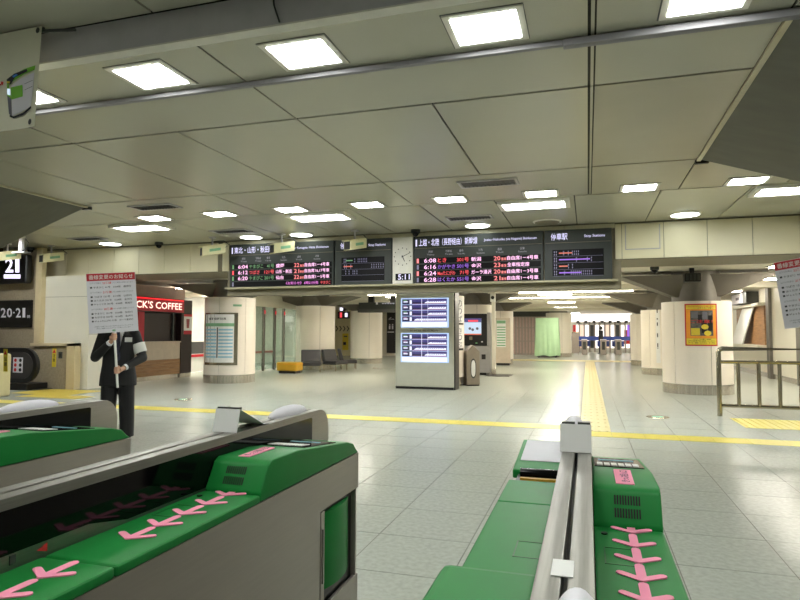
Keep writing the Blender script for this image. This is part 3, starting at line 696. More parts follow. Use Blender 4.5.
# ================================================================== ESCALATOR SIDE
gw = struct(BX('wall_granite', 'granite', None, -16.4, -13.9, 12.62, 12.8, 0, 3.68), 'beige granite wall around the escalator')
wl = struct(BX('wall_white_block', 'wallwhite', None, -13.74, -12.25, 12.66, 14.0, 0, 2.93), 'white wall block between the escalator and the coffee shop')
BX('joint', 'soffit', wl, -13.74, -12.24, 12.652, 12.662, 2.375, 2.383)
BX('joint', 'soffit', wl, -12.252, -12.244, 12.66, 14.0, 1.40, 1.408)
wg = struct(BX('wall_granite_low', 'granite', None, -13.9, -12.74, 12.52, 12.655, 0, 1.10), 'low granite dado beside the escalator')
fr = struct(BX('trim_6', 'beige', None, -12.74, -12.48, 12.46, 12.658, 0, 1.17), 'beige stone frame around the escalator dado')
BX('frame_top', 'beige', fr, -13.95, -12.48, 12.46, 12.658, 1.10, 1.17)
BX('frame_side', 'beige', fr, -13.90, -13.70, 12.52, 12.658, 1.17, 3.68)
# platform signs
M0 = front(12.55)
PX = lambda px, Y: Yp(px, 300, Y).x
t = thing('platform_sign', 'lit black platform sign reading 21 above the escalator', 'sign', (PX(8, 12.3), 12.3, 2.7))
a_, b_ = Yp(25.5, 283, 12.3), Yp(25.5, 254, 12.3); zA, zB = a_.z, b_.z
BX('case', 'black', t, PX(-30, 12.3), a_.x, 12.30, 12.50, zA, zB, 0.06, 3)
M1 = pxmap(12.30)
text(t, M1, 'signlit', [('2', 5.5, 13.5, 272.5, 258), ('1', 15.5, 19.5, 272.5, 258)], lift=0.006, fat=0.05)
deco(t, 'white_bar', M1, 'signlit', [(4, 20.5, 278.5, 274.5)], 0.005)
BX('hanger', 'black', t, PX(-2, 12.4), PX(0, 12.4), 12.38, 12.44, zB, CZ-.002)
t = thing('platform_sign', 'flat black wall sign reading 20 and 21 above the escalator handrail', 'sign', (PX(10, 12.58), 12.58, 1.9))
a_, b_ = Yp(31, 327.5, 12.575), Yp(31, 300, 12.575)
BX('plate', 'black', t, PX(-30, 12.575), a_.x, 12.575, 12.615, a_.z, b_.z)
M1 = pxmap(12.575)
text(t, M1, 'signwhite', [('2', 1, 6, 317.5, 308), ('0', 7, 12.3, 317.5, 308), ('･', 13.2, 14.8, 313.5, 311.8), ('2', 16, 21, 317.5, 308), ('1', 22.6, 25.4, 317.5, 308)], lift=0.005, fat=0.04)
text(t, M1, 'signwhite', [('番線', 27.2, 30.2, 318, 315)], lift=0.005, fat=0.01)
# escalator
t = thing('escalator', 'escalator end with thick black rounded handrail and safety labels', 'escalator', (-14.3, 12.0, 0))
cze, re_ = 0.62, 0.44
cxe = Yp(38.5, 360, 11.95).x-re_; DX = cxe+14.12
pr = [(-16.0, cze-re_), (cxe, cze-re_)]+[(cxe+re_*math.sin(a), cze-re_*math.cos(a)) for a in [PI*k/14 for k in range(1, 14)]]+[(cxe, cze+re_), (-16.0, cze+re_)]
MB().prism(pr, 'y', 11.90, 12.02).build('handrail', 'black', t, 0.03, smooth=True)
re2 = 0.33
pr = [(-16.0, cze-re2), (cxe, cze-re2)]+[(cxe+re2*math.sin(a), cze-re2*math.cos(a)) for a in [PI*k/14 for k in range(1, 14)]]+[(cxe, cze+re2), (-16.0, cze+re2)]
MB().prism(pr, 'y', 11.885, 11.90).build('balustrade', 'vinyl', t)
BX('skirt', 'black', t, -16.0, cxe+.17, 11.88, 12.5, 0.0, 0.16, 0.02)
M1 = front(11.885)
p_ = deco(t, 'safety_label', M1, 'signwhite', [(-14.42+DX, -14.10+DX, 0.44, 0.82)], 0.004)
for i in range(2):
    for j in range(3): disc(p_, 'label_symbol', M1, 'redink' if i == 0 else 'ink', -14.34+DX+.16*i, .51+.12*j, 0.045, 0.007, 12)
p_ = deco(t, 'safety_label', M1, 'greyink', [(-14.62+DX, -14.46+DX, 0.46, 0.82)], 0.004); disc(p_, 'label_symbol', M1, 'scr_blue', -14.54+DX, .66, 0.06, 0.007, 14)
BX('floor_plate', 'darkgrey', t, -16.2, -13.2, 12.0, 12.5, 0.001, 0.012)
t = thing('bollard', 'rounded cream newel bollard with yellow sticker before the escalator', 'bollard', (-12.65, 10.6, 0))
BX('body', 'cream', t, -13.15, -12.60, 10.45, 10.80, 0, 0.97, 0.07, 4)
MB_ = pxmap(10.45)
b = deco(t, 'yellow_sticker', MB_, 'yellow', [(3.6, 7.8, 371.5, 349)], 0.004)
MB().add([MB_(4, 354.5, .007), MB_(7.4, 354.5, .007), MB_(5.7, 350.5, .007)], [(0,1,2)]).build('warning_triangle', 'redink', b)
text(b, MB_, 'ink', [('注', 4.2, 7.2, 361, 357), ('意', 4.2, 7.2, 366, 362)], lift=0.007, fat=0.02)
t = thing('warning_sticker', 'tall yellow warning sticker on the granite dado', 'sticker', (-13.3, 12.51, 0.55))
M1 = front(12.52)
BX('sheet', 'yellow', t, -13.26, -13.13, 12.514, 12.519, 0.56, 1.04)
MB().add([M1(-13.25, .92, .008), M1(-13.14, .92, .008), M1(-13.195, 1.02, .008)], [(0,1,2)]).build('warning_triangle', 'redink', t)
text(t, M1, 'ink', [('注', -13.24, -13.15, .80, .89), ('意', -13.24, -13.15, .69, .78)], lift=0.008, fat=0.02)
t = thing('wall_switch', 'small dark switch plate on the granite dado', 'switch', (-13.0, 12.51, 0.8))
BX('plate', 'darkgrey', t, -13.05, -12.93, 12.505, 12.519, 0.78, 0.95, 0.004); BX('key_slot', 'black', t, -13.01, -12.97, 12.498, 12.505, 0.82, 0.91)

# ================================================================== COFFEE SHOP (front faces +X)
t = thing('coffee_shop', 'closed coffee shop front with red lit sign and wood counter', 'shop front', (-12.6, 15.7, 0))
side = pmap((-12.6, 0, 0), (0,1,0), (0,0,1), (1,0,0))       # u = world Y, v = world Z
BX('sign_box', 'shopdark', t, -12.85, -12.60, 14.02, 17.42, 2.08, 2.52, 0.01)
BX('sign_glow', 'neonred', t, -12.61, -12.585, 14.02, 16.95, 2.46, 2.50)
deco(t, 'sign_face', side, 'red', [(14.04, 16.98, 2.10, 2.45)], 0.004)
text(t, side, 'neon', [("BECK'S COFFEE", 14.36, 16.85, 2.18, 2.40)], lift=0.02, fat=0.03)
BX('counter_front', 'counter', t, -12.9, -12.62, 14.02, 16.84, 0.62, 1.14)
for k in range(5): BX('counter_plank', 'wood', t, -12.9, -12.61, 14.02, 16.84, 0.14+.095*k, 0.232+.095*k)
BX('counter_kick', 'kick', t, -12.9, -12.66, 14.02, 16.84, 0, 0.14)
BX('counter_top', 'counter', t, -12.95, -12.58, 14.02, 16.84, 1.14, 1.18)
BX('pillar', 'shopdark', t, -12.9, -12.6, 16.86, 17.42, 0.14, 2.08); BX('pillar_kick', 'kick', t, -12.9, -12.61, 16.86, 17.42, 0, 0.14)
BX('roller_blind', 'black', t, -12.86, -12.80, 14.02, 16.86, 1.18, 2.08)
for k in range(14): BX('blind_slat', 'shopdark', t, -12.80, -12.785, 14.04, 16.84, 1.20+.062*k, 1.25+.062*k)
BX('window_post', 'red', t, -12.80, -12.70, 15.0, 15.25, 1.18, 2.08); BX('window_post', 'darkgrey', t, -12.78, -12.72, 16.60, 16.66, 1.18, 2.08)
BX('back_room', 'pinkwall', t, -14.2, -12.9, 14.02, 17.42, 0, 2.9)
t2_ = thing('drink_poster', 'small poster of a drink cup on the coffee shop pillar', 'poster', (-12.6, 17.2, 1.4))
deco(t2_, 'sheet', side, 'paper', [(16.98, 17.40, 1.40, 2.05)], 0.006); deco(t2_, 'red_band', side, 'red', [(16.98, 17.40, 1.40, 1.52), (16.98, 17.40, 1.98, 2.05)], 0.009)
MB().add([side(17.10, 1.9, .009), side(17.28, 1.9, .009), side(17.25, 1.6, .009), side(17.13, 1.6, .009)], [(0,1,2,3)]).build('cup', 'cup', t2_)
# glazed wall and doors further along
gx = -11.9
t = thing('glass_screen', 'full height glass doors in dark frames behind the timetable column', 'glass door', (gx, 20, 0))
posts = [17.6, 18.6, 19.9, 20.9, 21.75, 22.5, 24.0, 26.0]
for k, y in enumerate(posts):
    BX('door_post', 'neck', t, gx-0.04, gx+0.04, y-0.05, y+0.05, 0, 2.45)
    if k < len(posts)-1: BX('pane', 'glass', t, gx-0.008, gx+0.008, y+0.06, posts[k+1]-0.06, 0.05, 2.45)
    if k in (3, 4, 5): BX('red_reflection', 'redreflection', t, gx+0.04, gx+0.06, y-0.04, y+0.04, 2.18, 2.32, 0.01)  # glowing patch stands for the red sign's reflection on the frame
BX('head_rail', 'lowceil', t, gx-0.08, gx+0.08, 17.5, 26.1, 2.45, LZ-0.005)
struct(BX('wall_side_room', 'roomwall', None, -15.3, -15.1, 17.5, 27, 0, LZ), 'pale back wall of the glazed side room')
struct(BX('wall_side_end', 'roomwall', None, -15.1, -11.95, 26.6, 26.8, 0, LZ-.01), 'pale end wall of the glazed side room')
t = thing('room_counter', 'low white counter with red rail seen through the glass doors', 'counter', (-14, 21, 0))
BX('body', 'white', t, -14.9, -14.0, 18.0, 25.5, 0, 0.55); BX('red_rail', 'red', t, -14.02, -13.95, 18.0, 25.5, 0.55, 0.64); BX('dark_screen', 'darkgrey', t, -14.6, -14.5, 20, 21.0, 0.64, 1.1)
t = thing('lit_sign', 'white lit sign inside the glazed room', 'sign', (-13.6, 20.6, 2.1))
BX('case', 'signlit', t, -13.62, -13.50, 20.5, 22.6, 2.02, 2.28); BX('hanger', 'darkgrey', t, -13.58, -13.54, 21.5, 21.56, 2.28, LZ)
text(t, pmap((-13.5, 0, 0), (0,1,0), (0,0,1), (1,0,0)), 'ink', [('みどりの窓口', 20.7, 22.3, 2.09, 2.21)], lift=0.006, fat=0.02)

# ---- lounge seats
t = thing('bench', 'backless yellow vinyl bench beside the black lounge seats', 'bench', (-10.35, 20.0, 0))
BX('cushion', 'yellowvinyl', t, -10.72, -9.92, 19.75, 20.3, 0.09, 0.40, 0.06, 3); BX('plinth', 'black', t, -10.65, -9.99, 19.82, 20.25, 0, 0.09); BX('piping', 'orange', t, -10.725, -9.915, 19.745, 20.305, 0.33, 0.342)
def lounge(x, y, rz, label):
    t = thing('lounge_chair', label, 'lounge chair', (x, y, 0), 'black lounge seats', local=True)
    BX('seat', 'vinyl', t, -.42, .42, -.38, .38, 0.28, 0.44, 0.04, 3)
    MB().hexa([(-.42,.22,.42),(.42,.22,.42),(.42,.42,.42),(-.42,.42,.42),(-.42,.36,.95),(.42,.36,.95),(.42,.50,.95),(-.42,.50,.95)]).build('backrest', 'vinyl', t, 0.04, 3)
    for sx in (-.38, .38):
        for sy in (-.33, .33): MB().tube([(sx, sy, 0), (sx, sy, .29)], 0.022, 8).build('leg', 'railsteel', t)
    BX('frame', 'railsteel', t, -.40, .40, -.35, .35, 0.265, 0.285)
    t.rotation_euler = (0, 0, rz); t.scale = (.88, .88, .86)
pA = Zp(312.5, 372.5); pB = Zp(336.5, 371.0)
lounge(pA.x-.18, pA.y+.25, R(26), 'black vinyl lounge chair beside the yellow bench')
lounge(pB.x-.15, pB.y+.25, R(72), 'black vinyl lounge chair turned sideways away from the yellow bench')
lounge(pB.x-.1, pB.y+1.45, R(115), 'black vinyl lounge chair facing away behind the sideways one')

# ---- passage with arrows far behind
ya = 37.0
aw = struct(BX('wall_passage', 'cream', None, -17.5, -13.2, ya, ya+.2, 0, LZ), 'pale yellow passage wall with black chevrons')
Mp = pxmap(ya)
t = thing('direction_sign', 'row of black chevrons on the pale passage wall', 'sign', (Yp(342, 330, ya).x, ya-.01, 1.5))
for k in range(4):
    x0 = 335.5+3.7*k; b = MB()
    pts = [(x0, 326), (x0+1.1, 326), (x0+2.7, 328.6), (x0+1.1, 331.2), (x0, 331.2), (x0+1.6, 328.6)]
    b.add([Mp(u, v, 0.01) for u, v in pts], [(0,1,2,5), (5,2,3,4)]).build('chevron', 'black', t)
t = thing('yellow_notice', 'yellow notice with black panel at the passage wall', 'notice', (Yp(346, 342, ya).x, ya-.02, 0.9))
deco(t, 'sheet', Mp, 'yellow', [(342.5, 348.5, 350, 333.5)], 0.02); deco(t, 'dark_mark', Mp, 'ink', [(343.3, 346.2, 345, 342), (344, 347.5, 337, 335.8)], 0.03)
t = thing('hanging_sign', 'small dark hanging sign box beside the lounge column', 'sign', (Yp(343, 315, 32).x, 32, 2.2))
a_, b_ = Yp(337.5, 318.5, 32), Yp(348.5, 311.5, 32); BX('case', 'black', t, a_.x, b_.x, 32, 32.2, a_.z, b_.z, 0.01)
deco(t, 'lit_mark', pxmap(32), 'led_red', [(340, 342, 317.5, 312.5)], 0.01); deco(t, 'lit_mark', pxmap(32), 'signlit', [(345, 347.5, 317, 313)], 0.01)
a_, b_ = Yp(337.5, 311, 31.6), Yp(344.5, 307, 31.6); BX('number_case', 'darkgrey', t, a_.x, b_.x, 31.9, 32.1, a_.z, b_.z); deco(t, 'number_face', pxmap(31.9), 'signlit', [(340, 343, 310.6, 307.6)], 0.01)
BX('hanger', 'black', t, Yp(341, 305, 32).x-.03, Yp(341, 305, 32).x+.03, 31.97, 32.03, b_.z, LZ)
t = thing('hanging_gantry', 'long dark sign gantry hung from the ceiling beside the kiosk', 'sign', (Yp(378, 307, 24).x, 24, 2.3))
a_, b_ = Yp(358.5, 312.5, 24), Yp(400, 302, 24); BX('case', 'boardgrey', t, a_.x, b_.x, 24, 24.35, a_.z, b_.z, 0.02)
BX('underside_rim', 'darkgrey', t, a_.x-.02, b_.x+.02, 23.97, 24.0, a_.z, a_.z+.14)
deco(t, 'faint_text', pxmap(24), 'led_small', [(382+2.6*k, 384+2.6*k, 304, 303) for k in range(5)], 0.01); deco(t, 'white_mark', pxmap(24), 'signwhite', [(376, 378, 304.5, 301.9)], 0.012)
for u in (370, 392): BX('hanger', 'black', t, Yp(u, 300, 24).x-.12, Yp(u, 300, 24).x+.12, 24.1, 24.25, b_.z, LZ)
yt = 38.0
struct(BX('wall_toilets', 'wallwhite', None, Yp(378, 330, yt).x-1.2, Yp(400, 330, yt).x+2.0, yt, yt+.3, 0, LZ), 'white wall carrying the toilet sign')
t = thing('toilet_sign', 'tall black sign panel with white arrow and toilet figures', 'sign', (Yp(391, 330, yt).x, yt, 0))
a_, b_ = Yp(387, 353, yt), Yp(400, 312, yt); BX('panel', 'black', t, a_.x, b_.x, yt-.06, yt-.005, max(a_.z, 0.1), b_.z)
Mt = pxmap(yt-.06)
text(t, Mt, 'signwhite', [('←', 388.5, 394, 321.5, 317)], lift=0.01, fat=0.03)
for u in (389.7, 392.6): disc(t, 'figure', Mt, 'signwhite', u, 324.6, 0.7, 0.01, 10); deco(t, 'figure', Mt, 'signwhite', [(u-.75, u+.75, 329.2, 325.6)], 0.01)
deco(t, 'caption', Mt, 'signwhite', [(387.5, 394, 332.5, 331.6)], 0.01)

# ================================================================== KIOSK AND MACHINES IN THE MIDDLE
kx0, kx1, ky = -4.86, -3.29, 15.42
t = thing('information_kiosk', 'grey pillar kiosk with stacked lit screens of train formations', 'kiosk', ((kx0+kx1)/2, ky, 0))
BX('body', 'kiosk', t, kx0, kx1, ky, ky+0.58, 0.06, 2.93, 0.015); BX('plinth', 'black', t, kx0+.01, kx1-.01, ky+.01, ky+.55, 0, 0.06)
BX('side_strip', 'black', t, kx1, kx1+0.035, ky+.02, ky+.5, 0.0, 2.93)
K = lambda px: (px-395.5)/(456.5-395.5)*(kx1-kx0)
KZ = lambda py: Yp(425, py, ky).z
for (p0, p1) in ((327.5, 298), (362.5, 333), (292, 263)):
    z0, z1 = KZ(p0), KZ(p1); x0, x1 = kx0+0.15, kx1-0.13
    s = BX('screen', 'scr_cyan', t, x0, x1, ky-0.015, ky+.002, z0, z1, 0.008)
    Mk = front(ky-.015, x0, z0); Wk, Hk = x1-x0, z1-z0
    for r_ in range(4):
        zb_ = Hk*(0.20+0.195*r_)
        g = deco(s, 'formation_row', Mk, 'scr_navy', [(0.03*Wk, 0.965*Wk, zb_, zb_+Hk*.18)], 0.003)
        deco(g, 'row_fill', Mk, 'scr_blue', [(0.25*Wk, 0.965*Wk, zb_+Hk*.09, zb_+Hk*.18)], 0.005)
        u0 = (0.56, 0.56, 0.50, 0.28)[(r_+int(p0)) % 4]
        b = MB(); b.add([Mk(u*Wk, zb_+v*Hk, .008) for u, v in ((u0, .035), (0.95, .035), (0.95, .10), (u0+.06, .10), (u0+.02, .07))], [(0,1,2,3,4)]); b.build('train_picture', 'scr_white', g)
        deco(g, 'train_windows', Mk, 'scr_blue', [((u0+.10+.045*k)*Wk, (u0+.13+.045*k)*Wk, zb_+.075*Hk, zb_+.09*Hk) for k in range(int((0.93-u0-.10)/.045))], 0.010)
        deco(g, 'platform_line', Mk, 'scr_pink', [(0.25*Wk, 0.965*Wk, zb_+.0*Hk, zb_+.022*Hk)], 0.007)
        deco(g, 'train_name', Mk, 'scr_white', [(0.06*Wk, 0.15*Wk, zb_+.07*Hk, zb_+.11*Hk), (0.19*Wk, 0.235*Wk, zb_+.02*Hk, zb_+.15*Hk)], 0.008)
        deco(g, 'train_mark', Mk, ('scr_pink', 'led_green')[r_ % 2], [(0.06*Wk, 0.13*Wk, zb_+.12*Hk, zb_+.15*Hk)], 0.009)
    deco(s, 'caption_bar', Mk, 'scr_white', [(0.03*Wk, 0.965*Wk, 0.03*Hk, 0.175*Hk)], 0.004)
    deco(s, 'vertical_rule', Mk, 'scr_white', [(0.44*Wk, 0.45*Wk, 0.2*Hk, 0.97*Hk), (0.57*Wk, 0.575*Wk, 0.2*Hk, 0.97*Hk)], 0.012)
text(t, front(ky, kx0, 0), 'soffit', [('新幹線 編成案内', K(411), K(440), KZ(331.6), KZ(329.6))], lift=0.004)
# litter bin
t = thing('litter_bin', 'grey pentagonal litter bin with oval opening beside the kiosk', 'bin', (-3.05, 17.0, 0), local=True)
MB().prism([(-.24, 0.03), (.24, 0.03), (.24, 0.95), (0, 1.13), (-.24, 0.95)], 'y', -.22, .22).build('body', 'bingrey', t, 0.02)
b = MB(); ov = [(.10*math.cos(a)*1.0, .48+.27*math.copysign(abs(math.sin(a))**.6, math.sin(a))) for a in [2*PI*k/28 for k in range(28)]]
b.prism(ov, 'y', -.235, -.221).build('oval_rim', 'darkgrey', t)
b = MB(); b.prism([(x*.75, .48+(z-.48)*.85) for x, z in ov], 'y', -.243, -.235).build('window_sheet', 'paper', t)
BX('base', 'black', t, -.22, .22, -.20, .20, 0, 0.03)
t.rotation_euler = (0, 0, R(24)); t.location = (Yp(471.8, 370, 17.0).x, 17.0, 0); t.scale = (.78, .78, 1)
XA, XB = Yp(487, 330, 21.25).x, Yp(490, 330, 21.25).x
# black screen machine
t = thing('ticket_screen', 'tall black touch screen terminal on grey cabinet beyond the bin', 'terminal', (-3.85, 21.4, 0))
BX('cabinet', 'atmgrey', t, -4.5, XB, 21.30, 21.90, 0.08, 1.02, 0.02); BX('plinth', 'black', t, -4.45, -3.4, 21.34, 21.85, 0, 0.08)
BX('head', 'black', t, -4.5, XA, 21.25, 21.88, 1.02, 2.14, 0.02); BX('side_panel', 'atmgrey', t, XA, XB, 21.25, 21.88, 1.02, 2.18, 0.01)
s = BX('display', 'scr_pale', t, (XA-.98), (XA-.20), 21.235, 21.25, 1.40, 1.98)
Mk = front(21.235)
deco(s, 'display_band', Mk, 'scr_blue', [((XA-.98), (XA-.20), 1.84, 1.98)], 0.003); deco(s, 'display_red', Mk, 'led_red', [(XA-.66, XA-.31, 1.86, 1.92)], 0.006)
deco(s, 'display_low_band', Mk, 'led_orange', [((XA-.98), (XA-.20), 1.40, 1.44)], 0.004)
for (u, v) in ((XA-.6, 1.62), (XA-.5, 1.58), (XA-.34, 1.62)): disc(s, 'display_icon', Mk, 'greyink', u, v, 0.05, 0.006, 8)
deco(t, 'card_slot', Mk, 'soffit', [(XA-.62, XA-.51, 1.22, 1.34)], 0.02); deco(t, 'indicator', Mk, 'led_green', [(XA-.40, XA-.33, 1.10, 1.13)], 0.02)
deco(t, 'indicator', Mk, 'signwhite', [((XA-.20), XA-.14, 1.14, 1.18)], 0.02); BX('lock_plate', 'black', t, (XA-.20), XA-.06, 21.285, 21.30, 0.55, 0.72)
XP = Yp(493.5, 330, 21.45).x
t = thing('camera_post', 'slim white post with camera beside the screen terminal', 'post', (XP+0.00, 21.5, 0))
BX('post', 'wallwhite', t, XP-0.06, XP+0.06, 21.42, 21.54, 0.2, LZ-0.001); BX('post_foot', 'kick', t, XP-0.07, XP+0.07, 21.41, 21.55, 0, 0.2)
BX('camera', 'white', t, XP-0.09, XP+0.09, 21.28, 21.42, 2.55, 2.85, 0.03); MB().tube([(XP+0.00, 21.28, 2.70), (XP+0.00, 21.26, 2.70)], 0.06, 14).build('lens', 'black', t)
t = thing('floor_mat', 'dark mat on the floor before the screen terminal', 'mat', (-3.0, 21.0, 0)); BX('mat', 'vinyl', t, -3.35, -2.55, 20.8, 21.9, 0.0005, 0.012)
BX('mat_rim', 'darkgrey', t, -3.37, -2.53, 20.78, 21.92, 0.0003, 0.008)
# timetable stand
t = thing('timetable_stand', 'beige board stand with green and white timetable against a column', 'board', (-3.75, 28.2, 0))
a_, b_ = Yp(496, 365, 28.2), Yp(510, 318, 28.2)
BX('board', 'counter', t, a_.x, b_.x, 28.15, 28.4, 0.10, b_.z, 0.01); BX('plinth', 'black', t, a_.x+.03, b_.x-.03, 28.2, 28.4, 0, 0.10)
Mk = pxmap(28.15)
p_ = deco(t, 'sheet', Mk, 'paper', [(496.5, 505.8, 347, 320)], 0.01)
deco(p_, 'table_rows', Mk, 'linegreen', [(497, 505.5, 346-2.6*k, 344.8-2.6*k) for k in range(8)], 0.014); deco(p_, 'table_head', Mk, 'linegreen', [(496.7, 505.6, 323.5, 320.5)], 0.016)

# ---- green draped box
t = thing('draped_box', 'tall box covered with a pale green cloth by the far column', 'draped box', (-2.35, 37.8, 0))
b = MB(); n = 64; rings = []
for j in range(9):
    v = j/8; z = 0.12+v*2.28
    for k in range(n):
        a = 2*PI*k/n; cx_, sy_ = math.cos(a), math.sin(a); q = max(abs(cx_), abs(sy_)); sx = cx_/q; sy2 = sy_/q
        fold = 0.035*math.sin(a*17+v*1.2)*(1-v)+0.02*math.sin(a*9)*(1-v*0.8)
        rings.append((-2.35+sx*(0.66+0.05*(1-v)+fold), 38.2+sy2*(0.42+0.04*(1-v)+fold), z+(0.03*math.sin(a*6) if j == 0 else 0)))
b.add(rings, [(j*n+k, j*n+(k+1) % n, (j+1)*n+(k+1) % n, (j+1)*n+k) for j in range(8) for k in range(n)]+[tuple(range(8*n, 9*n))])
b.build('cloth', 'drape', t, smooth=True)
BX('base', 'black', t, -2.95, -1.75, 37.85, 38.5, 0.05, 0.3)
for sx in (-2.85, -1.85):
    for sy in (37.92, 38.42): MB().tube([(sx-.03, sy, .06), (sx+.03, sy, .06)], 0.06, 10).build('caster', 'black', t)

# ================================================================== FAR END: gates, shutters, bright shops
t = thing('grille_shutter', 'steel bar shutter closing the far passage behind the green box', 'shutter', (-4.2, 42.2, 0))
a_, b_ = Yp(516, 355, 42.2), Yp(547, 308, 42.2)
for k in range(11): x = a_.x+(b_.x-a_.x)*k/10; BX('bar', 'shutter', t, x-.05, x+.05, 42.2, 42.28, 0, 2.7)
for z in (0.05, 0.9, 1.8, 2.55): BX('cross_bar', 'shutter', t, a_.x, b_.x, 42.28, 42.32, z, z+.07)
BX('head_box', 'darkgrey', t, a_.x-.3, b_.x+.2, 42.15, 42.5, 2.6, LZ-.01)
BX('back_panel', 'pinkwall', t, a_.x-.3, b_.x, 43.4, 43.5, 0, 2.9)
def far_gate(px, label, Y=44.6):
    P = Zp(px, 354.5); x = Yp(px, 350, Y).x
    t = thing('far_ticket_gate', label, 'ticket gate', (x, Y, 0), 'far ticket gates')
    BX('cabinet', 'shutter', t, x-.20, x+.20, Y-.2, Y+1.4, 0, 1.02, 0.04); BX('end_plate', 'darkgrey', t, x-.10, x+.10, Y-.215, Y-.2, .35, .9); BX('top_band', 'signwhite', t, x-.2, x+.2, Y-.205, Y+1.3, 1.02, 1.06)
    BX('flap', 'blue', t, x+.2, x+.40, Y+.5, Y+.56, .55, .95, 0.02); BX('flap', 'blue', t, x-.40, x-.2, Y+.5, Y+.56, .55, .95, 0.02)
for px, l in ((519.5, 'far ticket gate beyond the grille, on its open side'), (533.5, 'far ticket gate just behind the green draped box'), (584.5, 'far ticket gate first beyond the far column'), (603.5, 'far ticket gate in line with the tactile path'), (618.5, 'far ticket gate nearest the hand rail side columns')): far_gate(px, l)
t = thing('far_barrier', 'steel barrier panel at the far gates beside the column', 'barrier', (Yp(576, 350, 44.4).x, 44.4, 0))
a_, b_ = Yp(572, 350, 44.4), Yp(579.0, 350, 44.4); BX('panel', 'shutter', t, a_.x, b_.x, 44.4, 44.5, 0.08, 1.55); BX('rail', 'railsteel', t, a_.x, b_.x, 44.38, 44.52, 1.5, 1.58)
for x in (a_.x+.05, b_.x-.05): BX('post', 'railsteel', t, x-.03, x+.03, 44.42, 44.48, 0, 1.5)
t = thing('far_shop', 'bright lit shop window with displays beyond the far gates', 'shop', (0.8, 50, 0))
Ys = 50.0; Ms = pxmap(Ys)
a_, b_ = Yp(566, 354, Ys), Yp(632, 308, Ys)
BX('back', 'roomwall', t, a_.x-1, b_.x+2.5, Ys+.02, Ys+.2, 0, LZ)
deco(t, 'lit_fascia', Ms, 'shopglow', [(570, 632, 322, 313)], 0.03)
for k in range(11):
    u = 575+5.1*k; g = ('shopglow', 'shopglow2', 'shopglow', 'darkgrey', 'shopglow')[k % 5]
    deco(t, 'display_window', Ms, g, [(u, u+3.6, 348, 325)], 0.04)
    BX('mullion', 'shutter', t, Yp(u+4.4, 340, Ys).x-.06, Yp(u+4.4, 340, Ys).x+.06, Ys-.12, Ys, 0, 2.4)
deco(t, 'red_display', Ms, 'redink', [(624, 630, 344, 330), (573, 576, 333, 325)], 0.06); deco(t, 'purple_light', Ms, 'led_purple', [(627, 630, 338, 325)], 0.08)
for k in range(7): BX('spot_lamp', 'black', t, Yp(578+8*k, 324, Ys).x-.12, Yp(578+8*k, 324, Ys).x+.12, Ys-.5, Ys-.3, 2.28, 2.45, 0.03)
BX('rail', 'blue', t, a_.x, b_.x, Ys-1.6, Ys-1.5, 0.95, 1.25)
t = thing('standing_figure_display', 'dark slim display stand before the bright far shop', 'display stand', (Yp(601, 345, 47).x, 47, 0))
x = Yp(601, 345, 47).x; BX('base', 'black', t, x-.25, x+.25, 46.9, 47.2, 0, .06); BX('panel', 'vinyl', t, x-.16, x+.16, 47.0, 47.08, .06, 1.7, 0.03); MB().ball((x, 47.04, 1.86), .14, 12).build('round_top', 'vinyl', t)
# ================================================================== HAND RAIL SIDE
wr = struct(BX('wall_right', 'wallwhite', None, 5.75, 5.95, 14.7, 53.8, 0, LZ), 'pale side wall beyond the hand rail')
for y in (16.2, 17.9, 19.6, 22.6): BX('wall_post', 'neck', wr, 5.66, 5.76, y, y+.35, 0, LZ)
BX('skirting', 'kick', wr, 5.735, 5.75, 14.7, 53, 0, .16)
sideR = pmap((5.75, 0, 0), (0,-1,0), (0,0,1), (-1,0,0))
t = thing('wall_niche', 'brown recessed counter niche in the side wall with leaning white board', 'niche', (5.7, 25, 1))
BX('back', 'wood', t, 5.70, 5.748, 23.3, 27.3, 1.08, 2.42); BX('sill', 'wallwhite', t, 5.45, 5.75, 23.2, 27.4, 1.0, 1.08); BX('head', 'wallwhite', t, 5.5, 5.75, 23.2, 27.4, 2.42, 2.52)
MB().hexa([(5.40,25.1,1.08),(5.40,26.9,1.08),(5.44,26.9,1.08),(5.44,25.1,1.08),(5.62,24.4,2.40),(5.62,26.0,2.40),(5.66,26.0,2.40),(5.66,24.4,2.40)]).build('leaning_board', 'paper', t)
t = thing('side_sign_box', 'boxy white sign with dark sides above the wall niche', 'sign', (5.5, 24.9, 2.5))
BX('case', 'darkgrey', t, 5.35, 5.745, 24.1, 26.4, 2.56, 2.95); BX('face', 'signwhite', t, 5.30, 5.6, 24.6, 24.62, 2.6, 2.9); BX('lit_side', 'signwhite', t, 5.335, 5.35, 24.6, 26.3, 2.58, 2.93); BX('printed_mark', 'greyink', t, 5.33, 5.335, 25.1, 25.6, 2.70, 2.8)
# stainless hand rail
t = thing('hand_rail', 'stainless steel barrier rail with upright bars', 'rail', (2.9, 12.1, 0))
yr = 12.1; x0, x1 = 2.22, 4.9
MB().tube([(x0, yr, 0), (x0, yr, 1.13), (x0+.02, yr, 1.17), (x0+.06, yr, 1.19), (x1, yr, 1.19), (x1, yr, 0)], 0.042, 12).build('top_rail', 'railsteel', t, smooth=True)
MB().tube([(x0, yr, .955), (x1, yr, .955)], 0.032, 10).build('mid_rail', 'railsteel', t, smooth=True)
MB().tube([(x0, yr, .185), (x1, yr, .185)], 0.032, 10).build('low_rail', 'railsteel', t, smooth=True)
for k in range(8):
    x = 2.53+.32*k
    if x < x1: MB().tube([(x, yr, .185), (x, yr, .955)], 0.032, 10).build('upright', 'railsteel', t, smooth=True)

